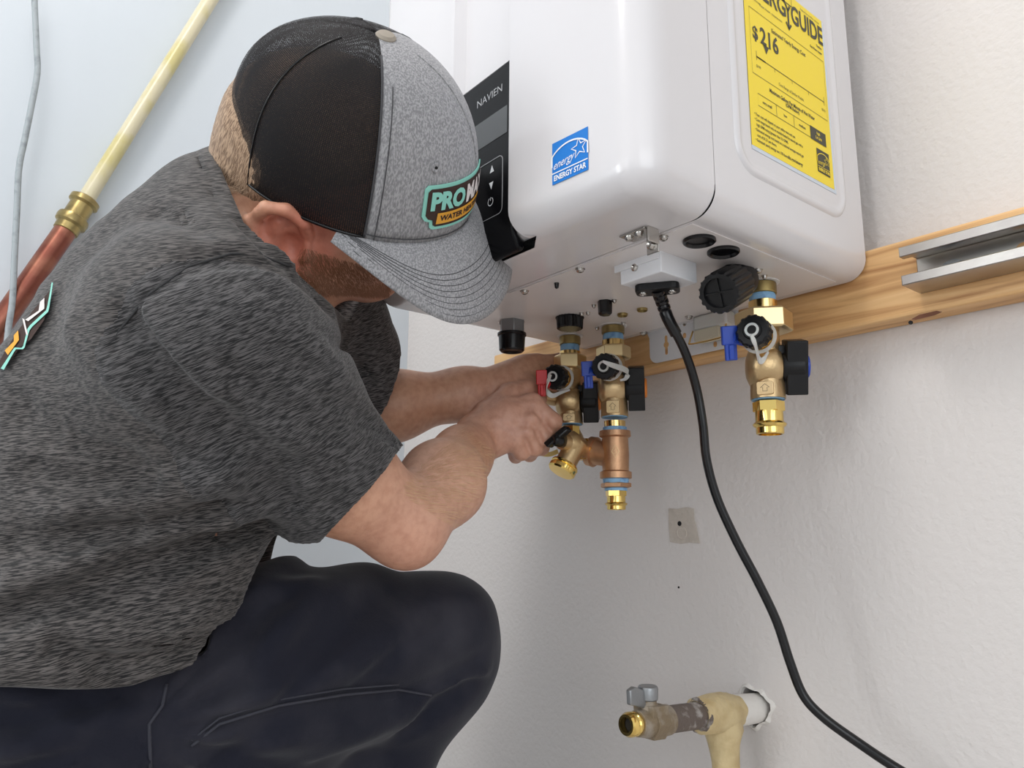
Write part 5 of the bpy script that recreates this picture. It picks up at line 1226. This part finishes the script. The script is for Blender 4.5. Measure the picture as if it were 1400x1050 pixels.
dn, df, dt_ = slN(cen), slF(cen), tt_(cen); mi = np.where((dn < dt_ - 0.002) & (dn < df), 1, np.where((df < dt_ - 0.002), 2, 0))
# near armhole follows the curved seam
me.polygons.foreach_set('material_index', mi.astype(np.int32)); me.update()

def denim():
    m = mat('dark trouser cloth', (0.014, 0.015, 0.025), 0.85, sheen=0.12, spec=0.15, bump=(500, 0.4, 0.0006), vary=(11, (0.042, 0.041, 0.052), 0.45, 0.80)); return m
M_jean = denim()
TR = Field()
TR.cap(HIPN, at(330, 925, .735), 0.112, 0.105, 0.06); TR.cap(at(330, 925, .735), KNN, 0.102, 0.067, 0.04)
TR.cap(at(440, 905, .79), at(560, 872, .85), 0.085, 0.068, 0.05)
TR.cap(KNN, Vector(KNN) * .45 + ANN * .55, 0.069, 0.062, 0.03); TR.cap(Vector(KNN) * .45 + ANN * .55, ANN, 0.062, 0.058, 0.03)
TR.cap(at(90, 940, .74), at(110, 900, .80), 0.130, 0.140, 0.05); TR.cap(at(110, 900, .72), at(130, 830, .74), 0.13, 0.125, 0.05)
TR.cap(HIPF, KNF, 0.11, 0.080, 0.05); TR.cap(KNF, ANF, 0.075, 0.058, 0.04)
for px, amp, wd in (([(345, 815), (395, 800), (430, 795)], .006, .012), ([(380, 990), (300, 1040)], -.008, .012), ([(540, 800), (480, 850), (420, 920), (380, 960)], -.005, .010), ([(600, 830), (530, 900), (470, 960)], -.004, .010),
    ([(660, 900), (610, 930), (560, 950), (480, 965)], -.010, .009), ([(650, 930), (600, 960), (540, 1010)], -.008, .009), ([(670, 915), (640, 925), (600, 945)], .006, .008), ([(350, 840), (330, 900), (280, 960)], -.006, .012),
    ([(430, 800), (400, 850), (350, 930)], .005, .012), ([(0, 985), (90, 965), (180, 945)], -.006, .010), ([(0, 1030), (80, 1000), (190, 975)], .005, .012), ([(420, 1040), (500, 1000), (560, 975)], .005, .012)):
    TR.crease(px, amp * 1.5, wd * 0.8)
TR.bake()
HPT = V3(at(235, 955, .66)); HEMT = HEM[:2] + [sight_cut((298, 904), (312, 790))]
HEMT[2] = HEMT[2] * (1 if (V3(at(200, 700, .7)) - CAM) @ HEMT[2] < 0 else -1)
def tr_extra(P, d):
    q_ = P - HPT; x_, y_ = q_ @ CR, q_ @ CU; rr = np.hypot(x_, y_); an = np.arctan2(y_, x_)
    d = d - 0.0048 * np.sin(an * 15 + 2.2 * vnoise(P, 14, 31)) * np.clip(rr / 0.06, 0, 1) * np.clip((0.36 - rr) / 0.12, 0, 1)
    d = d + 0.0018 * vnoise(P, 45, 11) + 0.0008 * vnoise(P, 140, 12); s = np.where((P - V3(at(300, 860, .72))) @ CR < 0.02, (P - V3(at(160, 770, .73))) @ spn, -1)
    d = np.maximum(d, s); d = np.maximum(d, -(np.max([(P - CAM) @ n_ for n_ in HEMT], axis=0)) - 0.010); return np.maximum(d, 0.10 - P[:, 2]) if False else np.maximum(d, 0.05 - P[:, 2])
P_, F_ = polygonise(TR, (-1.32, -1.05, 0.02), (-0.55, -0.05, CZ + 0.10), 0.0050, tr_extra, B=12)
trousers = obj('trousers', mesh_np('trousers', P_, F_), M_jean, person, smooth=180)
M_seam = mat('worn seam', (0.035, 0.036, 0.05), 0.8)
def seam_line(F, px, r=0.0011, name='seam', par=None, m=M_seam, n=5, lift=0.0):
    pts = []
    for a, b in zip(px[:-1], px[1:]):
        for k in range(n): t = k / n; pts.append((a[0] + (b[0] - a[0]) * t, a[1] + (b[1] - a[1]) * t))
    pts.append(px[-1]); bm = bmesh.new(); tube(bm, [Vector(q_) for q_ in F.hits(pts)], r, 6); return obj(name, bm, m, par, smooth=180)
seam_line(TR, [(262, 1020), (300, 990), (380, 965), (470, 950), (545, 943), (590, 951)], 0.0013, 'leg_seam', trousers)
seam_line(TR, [(262, 1012), (300, 982), (380, 957), (470, 942), (545, 936)], 0.0009, 'leg_seam', trousers)
seam_line(TR, [(228, 935), (222, 965), (204, 990), (206, 1050)], 0.0015, 'pocket_seam', trousers)
seam_line(TS, [(395, 364), (350, 347), (315, 347), (256, 365), (203, 403), (160, 456), (140, 500), (146, 540)], 0.0011, 'armhole_seam', shirt, mat('shirt seam', (0.03, 0.03, 0.032), 0.85))
# boots, out of the frame but under him
def boot(an, d):
    an = V3(an); d = np.array(d, float); d /= np.linalg.norm(d); F = Field(); s = np.array([-d[1], d[0], 0]); u = np.array([0, 0, 1.0])
    z = lambda f, h: np.array([an[0], an[1], 0]) + d * f + u * h
    F.cap(z(0, .13), z(-.01, .06), .046, .042, .02); F.cap(z(-.03, .045), z(.15, .04), .040, .042, .03)
    P2_, F2_ = polygonise(F, z(0, 0) - .26, z(0, 0) + np.array([.26, .26, .22]), 0.006, lambda P, dd: np.maximum(dd, 0.014 - P[:, 2])); b = obj('boot', mesh_np('boot', P2_, F2_), mat('tan leather', (0.24, 0.14, 0.07), 0.6), person, smooth=180)
    bm = bmesh.new(); prism(bm, [(-.075, -.038), (-.05, -.044), (.10, -.048), (.17, -.040), (.195, 0), (.17, .040), (.10, .048), (-.05, .044), (-.075, .038)], z(0, 0.001), d, s, 0.022); obj('sole', bm, M_rubber, b)
boot(ANN, (0.6, 0.8, 0))
F3 = Field(); F3.cap(ANF, ANF + Vector((-0.02, -0.07, 0.012)), .046, .040, .02); F3.cap(ANF + Vector((-0.02, -0.07, 0.0)), ANF + Vector((0.0, -0.10, 0.10)) * 1.0, .040, .034, .02)
P3_, F3_ = polygonise(F3, V3(ANF) - .2, V3(ANF) + .25, 0.006, lambda P, dd: np.maximum(dd, 0.002 - P[:, 2])); obj('boot', mesh_np('boot', P3_, F3_), M_brown, person, smooth=180)

# ---- hair, beard, eyes
M_hair = heather('cropped fair hair', HU + HF * 0.2, (0.20, 0.12, 0.07), (0.50, 0.34, 0.22), 120.0, 900.0)
HD = Field(); head_prims(HD); HD.cap(NK0, NK1, 0.057, 0.052, 0.03); HD.cap(hd(-0.01, 0, -0.04), at(390, 372, .735), 0.046, 0.050, 0.03); HD.cap(at(322, 330, .72), hd(-0.038, 0.02, 0.01), 0.034, 0.028, 0.02)
def loc(P): q_ = P - HO; return q_ @ HF, q_ @ HR, q_ @ HU
def hair_extra(P, d):
    f, r, u = loc(P); lim = np.minimum(u + 0.026 + 0.15 * (f + 0.02), 10)
    cutf = 0.030 - f + 0.6 * (u - 0.03); cutf = np.where(u > 0.06, 0.06 - f + 1.2 * (u - 0.05), cutf)
    earz = np.sqrt((f - 0.028) ** 2 + (u - 0.000) ** 2) - 0.026
    fade = np.clip(np.minimum(np.minimum(lim, cutf), earz) / 0.03, -1, 1)
    return d - 0.0042 * fade - 0.0012 * vnoise(P, 900, 2) * (fade > 0)
P_, F_ = polygonise(HD, CAPC - 0.17, CAPC + 0.15, 0.0032, hair_extra, B=10)
f, r, u = loc(P_); base = HD(P_)
obj('hair', mesh_np('hair', P_, F_, base > 0.0012, relax=1), M_hair, person, smooth=180)
M_eye = mat('eye white', (0.8, 0.78, 0.75), 0.2); M_iris = mat('iris', (0.06, 0.10, 0.14), 0.2)
for s in (-1, 1):
    bm = bmesh.new(); lathe(bm, Vector(hd(0.096, s * 0.033, 0.016)), HF, [(0, 0.004)] + [(0.011 * (1 - math.cos(a)), 0.0115 * math.sin(a)) for a in [0.4 + 2.6 * k / 9 for k in range(10)]], 18); e = obj('eye', bm, M_eye, person)
    bm = bmesh.new(); lathe(bm, Vector(hd(0.1165, s * 0.033, 0.014)), HF, [(0, 0.005), (0.0012, 0.004), (0.0016, 0.001)], 16); obj('iris', bm, M_iris, e)
def bvh_of(*objs):
    vs, fs, n = [], [], 0
    for o in objs:
        c = np.empty(len(o.data.vertices) * 3); o.data.vertices.foreach_get('co', c); c = c.reshape(-1, 3)
        vs.append(c); fs += [[v + n for v in p.vertices] for p in o.data.polygons]; n += len(c)
    return BVHTree.FromPolygons([Vector(v) for v in np.concatenate(vs)], fs)
def strands(name, tree, pxs, count, length, dirf, m, wd=0.00015, par=None, lift=0.4):
    bm = bmesh.new(); rs = random.Random(5); cam_ = Vector(CAM)
    for _ in range(count):
        x, y = pxs(rs); p, n, i_, dist = tree.ray_cast(cam_, Vector(ray(x, y)))
        if p is None or dist > 1.6: continue
        if n.dot(p - cam_) > 0: n = -n
        d = Vector(dirf(V3(p), rs)); d = (d - n * d.dot(n)).normalized(); L = length * rs.uniform(.6, 1.3)
        a = p - n * 0.0005; b = a + d * L * .55 + n * L * lift * .7; c = a + d * L + n * L * lift * 0.9; s = d.cross(n) * wd
        v = [bm.verts.new(x) for x in (a - s, a + s, b + s * .7, b - s * .7, c)]; bm.faces.new(v[:4]); bm.faces.new((v[3], v[2], v[4]))
    return obj(name, bm, m, par, smooth=0, kind='stuff')
M_strand = mat('fair body hair', (0.66, 0.42, 0.25), 0.5)
fa = V3(WRN) - V3(ELN)
def arm_px(rs):
    t = rs.uniform(0.05, 0.95); c = (572 + (652 - 572) * t, 700 - (700 - 595) * t); w_ = (58 - 24 * t); o = rs.uniform(-0.75, 0.95) ; return (c[0] + o * w_ * 0.83, c[1] + o * w_ * 0.55)
BT = bvh_of(body)
strands('arm_hair', BT, arm_px, 1100, 0.012, lambda p, rs: fa * 0.55 - CU * 0.09 + CR * (0.10 + rs.uniform(-.05, .05)), M_strand, par=person)
M_bst = mat('beard hair', (0.26, 0.11, 0.055), 0.5)
def beard_px(rs):
    t = rs.random() ** 1.6; u_ = rs.random(); return (398 + 134 * u_ + 14 * t * (1 - u_), 404 - (62 - 30 * u_) * t - 6 * (1 - u_))
strands('beard', BT, beard_px, 4200, 0.0065, lambda p, rs: HF * .6 - HU + HR * rs.uniform(-.4, .4), M_bst, par=person, wd=0.00022, lift=0.3)
M_nst = mat('nape hair', (0.46, 0.31, 0.20), 0.5)
strands('nape_hair', BT, lambda rs: (rs.uniform(303, 345), rs.uniform(160, 262)), 900, 0.007, lambda p, rs: -HU - HF * .3 + HR * rs.uniform(-.3, .3), M_nst, par=person, wd=0.0002, lift=0.7)
# ---- print across the back of the shirt, seen almost edge on
ST = bvh_of(shirt)
def back_print():
    vi = CB
    def strip(px_a, px_b, wd, m, name, lift, n=24):
        "band between two pixel polylines laid on the shirt"
        bm = bmesh.new(); L = []
        def samp(pl, t):
            s = t * (len(pl) - 1); i = min(int(s), len(pl) - 2); f_ = s - i; return (pl[i][0] * (1 - f_) + pl[i + 1][0] * f_, pl[i][1] * (1 - f_) + pl[i + 1][1] * f_)
        for k in range(n + 1):
            row = []
            for j in range(3):
                a = samp(px_a, k / n); b = samp(px_b, k / n); q_ = (a[0] * (1 - j / 2) + b[0] * j / 2, a[1] * (1 - j / 2) + b[1] * j / 2)
                p, nn, i_, dist = ST.ray_cast(Vector(CAM), Vector(ray(*q_)))
                if p is None: return None
                if nn.dot(p - Vector(CAM)) > 0: nn = -nn
                row.append(bm.verts.new(p + nn * lift))
            L.append(row)
        for a, b in zip(L[:-1], L[1:]):
            for j in range(2): bm.faces.new((a[j], a[j + 1], b[j + 1], b[j]))
        return obj(name, bm, m, shirt, smooth=180)
    base_a = [(76, 402), (60, 425), (40, 450), (22, 475), (6, 505)]; 
    strip([(78, 392), (66, 440), (48, 466), (32, 478), (10, 508)], [(72, 402), (50, 428), (30, 455), (14, 480), (3, 500)], 0, M_brown, 'print_ground', .0035)
    strip([(79, 390), (74, 428), (48, 452), (40, 480), (28, 480), (12, 508)], [(77, 390), (71, 426), (45, 450), (38, 478), (26, 478), (8, 506)], 0, M_teal, 'print_outline', .0042)
    strip([(68, 410), (68, 425), (46, 442)], [(62, 416), (60, 428), (42, 440)], 0, M_cream, 'print_letter', .0045)
    strip([(41, 440), (46, 462)], [(38, 438), (43, 460)], 0, M_cream, 'print_letter', .0045)
    strip([(32, 455), (33, 468), (18, 488)], [(26, 462), (26, 470), (14, 482)], 0, M_gold, 'print_bar', .0045)
back_print()

# ------------------------------------------------------------------ cap
AF, AS, CH = 0.1130, 0.0864, 0.1341
def grey_cloth():
    m = heather('grey heather cloth', HU, (0.24, 0.24, 0.25), (0.40, 0.395, 0.41), 260.0, 700.0); b = m.node_tree.nodes['Principled BSDF']; b.inputs['Roughness'].default_value = 0.85; return m
M_grey = grey_cloth(); M_beige = mat('faded cloth button', (0.33, 0.29, 0.24), 0.85, bump=(900, .4, .0005))
def mesh_cloth():
    m = bpy.data.materials.new('black netting'); m.use_nodes = True; nt = m.node_tree; b = nt.nodes['Principled BSDF']
    b.inputs['Base Color'].default_value = (0.014, 0.012, 0.013, 1); b.inputs['Roughness'].default_value = 0.65; b.inputs['Specular IOR Level'].default_value = 0.25
    uv = nt.nodes.new('ShaderNodeUVMap'); mp = nt.nodes.new('ShaderNodeMapping'); mp.inputs['Scale'].default_value = (1, 1, 1)
    vo = nt.nodes.new('ShaderNodeTexVoronoi'); vo.inputs['Scale'].default_value = 1.0; vo.inputs['Randomness'].default_value = 0.15
    lt = nt.nodes.new('ShaderNodeMath'); lt.operation = 'LESS_THAN'; lt.inputs[1].default_value = 0.36
    tr = nt.nodes.new('ShaderNodeBsdfTransparent'); mx = nt.nodes.new('ShaderNodeMixShader'); out = nt.nodes['Material Output']
    nt.links.new(uv.outputs[0], mp.inputs[0]); nt.links.new(mp.outputs[0], vo.inputs['Vector']); nt.links.new(vo.outputs['Distance'], lt.inputs[0])
    nt.links.new(lt.outputs[0], mx.inputs[0]); nt.links.new(b.outputs[0], mx.inputs[1]); nt.links.new(tr.outputs[0], mx.inputs[2]); nt.links.new(mx.outputs[0], out.inputs[0])
    return m
M_net = mesh_cloth()
PHS = math.radians(68)
def dome(phi, t, off=0.0):
    "point of the crown: phi from the front, t from rim 0 to button 1"
    t = min(max(t, 0.0), 1.0); r = (1 - t ** 2.4) ** (1 / 2.2); c, s = math.cos(phi), math.sin(phi)
    af = AF * (1.0 if c > 0 else 1.02); h = CH * t
    # crease between panels and the dropped nape line
    seam = -0.0012 * math.exp(-((abs(phi) - PHS) / 0.05) ** 2) - 0.0015 * math.exp(-(((abs(phi) % PI) - PI) / 0.06) ** 2)
    rr = r * (1 + seam / 0.1)
    if c < 0: h -= 0.0 * (1 - t)
    h += 0.008 * math.sin(PI * t) ** 2 * max(0, -c) 
    p = CAPC + HF * (af * rr * c) + HR * (AS * rr * s) + HU * h
    if off:
        e = 0.01; a = dome(phi + e, min(t, .97)) - dome(phi - e, min(t, .97)); b = dome(phi, min(t + e, .98)) - dome(phi, max(min(t, .97) - e, 0)); n = np.cross(a, b); n = n / np.linalg.norm(n)
        if n @ (p - (CAPC + HU * 0.03)) < 0: n = -n
        p = p + n * off
    return p
capo = thing('baseball_cap', 'grey and black mesh-backed cap worn on the bowed head, brim towards the heater', 'cap', tuple(CAPC))
def panel(name, ph0, ph1, m, nphi=40, nt_=26, th=0.0016, par=None, uvs=None, t0=0.0, lift=0.0):
    bm = bmesh.new(); uvl = bm.loops.layers.uv.new('UVMap'); G = []
    ts = [t0 + (0.99995 - t0) * (1 - (1 - k / nt_) ** 2.2) for k in range(nt_ + 1)]
    al = [0.0]
    for a, b in zip(ts[:-1], ts[1:]): al.append(al[-1] + float(np.linalg.norm(dome(ph0 + 0.3, b) - dome(ph0 + 0.3, a))))
    for i in range(nphi + 1):
        ph = ph0 + (ph1 - ph0) * i / nphi; G.append([(bm.verts.new(dome(ph, t, lift + th)), (i / nphi, t)) for t in ts])
    for i in range(nphi):
        for j in range(nt_):
            f = bm.faces.new((G[i][j][0], G[i + 1][j][0], G[i + 1][j + 1][0], G[i][j + 1][0]))
            for l, (a, b) in zip(f.loops, ((i, j), (i + 1, j), (i + 1, j + 1), (i, j + 1))): l[uvl].uv = ((ph0 + (ph1 - ph0) * a / nphi) * 62, al[b] * 720)
    me = bpy.data.meshes.new(name); bmesh.ops.recalc_face_normals(bm, faces=bm.faces); bm.to_mesh(me); bm.free()
    o = obj(name, me, m, par or capo, smooth=180); s = o.modifiers.new('thickness', 'SOLIDIFY'); s.thickness = 0.0012; s.offset = -1
    return o
panel('front_panel', -PHS, 0, M_grey, 24); panel('front_panel', 0, PHS, M_grey, 24)
panel('mesh_panel', PHS, math.radians(125), M_net, 24); panel('mesh_panel', math.radians(125), PI, M_net, 24)
panel('mesh_panel', -math.radians(125), -PHS, M_net, 24); panel('mesh_panel', -PI, -math.radians(125), M_net, 24)
def capline(name, pts, r, m, off=0.0022, par=None):
    bm = bmesh.new(); tube(bm, [Vector(dome(a, t, off)) for a, t in pts], r, 6); return obj(name, bm, m, par or capo, smooth=180)
ln = [k / 30 for k in range(30)]
for s in (-1, 1):
    capline('panel_seam', [(s * PHS, t) for t in ln], 0.0012, M_rubber if False else M_stitch, 0.0012)
    capline('stitch_line', [(s * (PHS - 0.075 / (max(1 - t ** 2.4, 0.05)) ** 0.45), t) for t in [k / 32 for k in range(29)]], 0.00045, M_stitch, 0.0022)
    capline('panel_seam', [(s * math.radians(125), t) for t in ln], 0.0008, M_rubber, 0.0018)
capline('centre_seam', [(0, t) for t in ln], 0.0007, M_stitch if False else M_grey, 0.0018)
capline('rim_tape', [(PHS + (2 * PI - 2 * PHS) * k / 50, 0.0) for k in range(51)], 0.0016, M_rubber, 0.0008)
capline('base_stitch', [(-PHS + 2 * PHS * k / 40, 0.03) for k in range(41)], 0.00045, M_stitch, 0.0022)
bm = bmesh.new(); tp = Vector(dome(0, 0.999)); lathe(bm, tp - Vector(HU) * 0.001, HU, [(0, 0.0085), (0.003, 0.0085), (0.005, 0.0065), (0.0058, 0.002)], 24); obj('button', bm, M_beige, capo)
def eyelet(ph, t):
    p = Vector(dome(ph, t, 0.0022)); q_ = Vector(dome(ph, t, 0.01)); n = (q_ - p).normalized(); bm = bmesh.new()
    lathe(bm, p - n * 0.0005, n, [(0, 0.0042), (0.001, 0.0042), (0.0014, 0.0032), (0.0008, 0.0016)], 20); e = obj('eyelet', bm, M_grey, capo)
    bm = bmesh.new(); lathe(bm, p + n * 0.0004, n, [(0, 0.0013), (0.0006, 0.0012)], 12); obj('eyelet_hole', bm, M_hole, e)
eyelet(math.radians(38), 0.52); eyelet(-math.radians(38), 0.52)
BL, BW, BS, BD, BE, BP, BZ = 0.0600, 0.0985, 0.409, 0.0098, 0.36, math.radians(80), 0.0060
def brim_pt(s, v, lift=0.0):
    phi = s * BP; xi, yi = AF * math.cos(phi), AS * math.sin(phi); th = s * PI / 2; x0 = AF * math.cos(BP)
    xo = x0 + (AF - x0 + BL) * abs(math.cos(th)) ** BE; yo = BW * math.sin(th); x = xi + (xo - xi) * v; y = yi + (yo - yi) * v
    z = BZ * v - BS * max(x - x0, 0) * v - BD * ((y / BW) ** 2) * (0.3 + 0.7 * v); return CAPC + HF * x + HR * y + HU * (z + lift)
def brim():
    bm = bmesh.new(); n, mm = 64, 14; ss = [math.sin(PI / 2 * (-1 + 2 * i / n)) * 0.0 + (-1 + 2 * i / n) for i in range(n + 1)]
    G = [[bm.verts.new(brim_pt(s, j / mm)) for j in range(mm + 1)] for s in ss]
    for i in range(n):
        for j in range(mm): bm.faces.new((G[i][j], G[i + 1][j], G[i + 1][j + 1], G[i][j + 1]))
    o = obj('brim', bm, M_grey, capo, smooth=180); s = o.modifiers.new('thickness', 'SOLIDIFY'); s.thickness = 0.003; s.offset = 0
    for k in range(8):
        off = 0.0055 + 0.0056 * k; pts = []
        for i in range(91):
            s_ = -0.995 + 1.99 * i / 90; wd_ = float(np.linalg.norm(brim_pt(s_, 1) - brim_pt(s_, 0))); nb = abs(s_) ** 6
            v = 1 - off * (1 + 0.6 * nb) / max(wd_, 1e-4)
            if v > 0.01: pts.append(Vector(brim_pt(s_, v, 0.0019)))
        bm = bmesh.new(); tube(bm, pts, 0.0004, 5); obj('brim_stitching', bm, M_stitch, o, smooth=180)
brim()
# embroidered patch bent round the crown, centred just past the middle of the brim
def patch():
    RC_ = 0.098; pc, tc = math.radians(15.5), 0.262
    w, h = 0.097, 0.041
    def bend(x, y, lift): return dome(pc - x / RC_ * -1 * -1, tc + y / CH, 0.0022 + lift)
    def mp(bm, lift):
        for v in bm.verts: v.co = Vector(bend(v.co.x, v.co.y, lift + v.co.z))
        return bm
    def grid(pts, lift, th, name, m, par):
        bm = bmesh.new(); bm.faces.new([bm.verts.new((x, y, 0)) for x, y in pts])
        x = -w
        while x < w:
            bmesh.ops.bisect_plane(bm, geom=bm.verts[:] + bm.edges[:] + bm.faces[:], plane_co=(x, 0, 0), plane_no=(1, 0, 0)); x += 0.004
        r = bmesh.ops.extrude_face_region(bm, geom=bm.faces[:]); 
        for v in r['geom']:
            if isinstance(v, bmesh.types.BMVert): v.co.z += th
        return obj(name, mp(bm, lift), m, par, smooth=30)
    a, b = w / 2, h / 2
    shape = [(-a, b - .003), (-a + .003, b), (-a + .02, b + .0005), (0, b + .001), (a - .02, b + .0005), (a - .003, b), (a, b - .003), (a, -b * .35), (a - .003, -b * .55), (a - .008, -b * .62), (a - .009, -b * .9), (a - .012, -b), (0, -b - .0005), (-a + .012, -b), (-a + .009, -b * .9), (-a + .008, -b * .62), (-a + .003, -b * .55), (-a, -b * .35)][::-1]
    base = grid(shape, 0.0, 0.0012, 'patch', M_teal, capo)
    inner = [(x * 0.935, y * 0.86) for x, y in shape]
    grid(inner, 0.0012, 0.0002, 'patch_ground', M_brown, base)
    bar = [(-a * .70, -b * .74), (a * .70, -b * .74), (a * .70, -b * .22), (-a * .70, -b * .22)]
    grid(bar, 0.0014, 0.0003, 'patch_bar', M_gold, base)
    def word(s, size, x, y, m, W_, bold=0.0006, lift=0.0016, slab_=False):
        t = text2d(s, size, 'LEFT', bold, 1.0, 0.003); xs = [v.co.x for v in t.verts]; k = W_ / (max(xs) - min(xs)); x0 = min(xs)
        for v in t.verts: v.co.x = (v.co.x - x0) * k + x; v.co.y += y
        if slab_: pass
        return obj('patch_lettering', mp(t, lift), m, base, smooth=0)
    word('PRO', 0.0215, -a * .86, b * .28, M_teal, w * 0.41, 0.0011); word('MAX', 0.0215, a * .02, b * .28, M_cream, w * 0.42, 0.0011)
    word('WATER HEATERS', 0.0072, -a * .64, -b * .48, M_brown, w * 0.64, 0.0003, 0.0019)
patch()
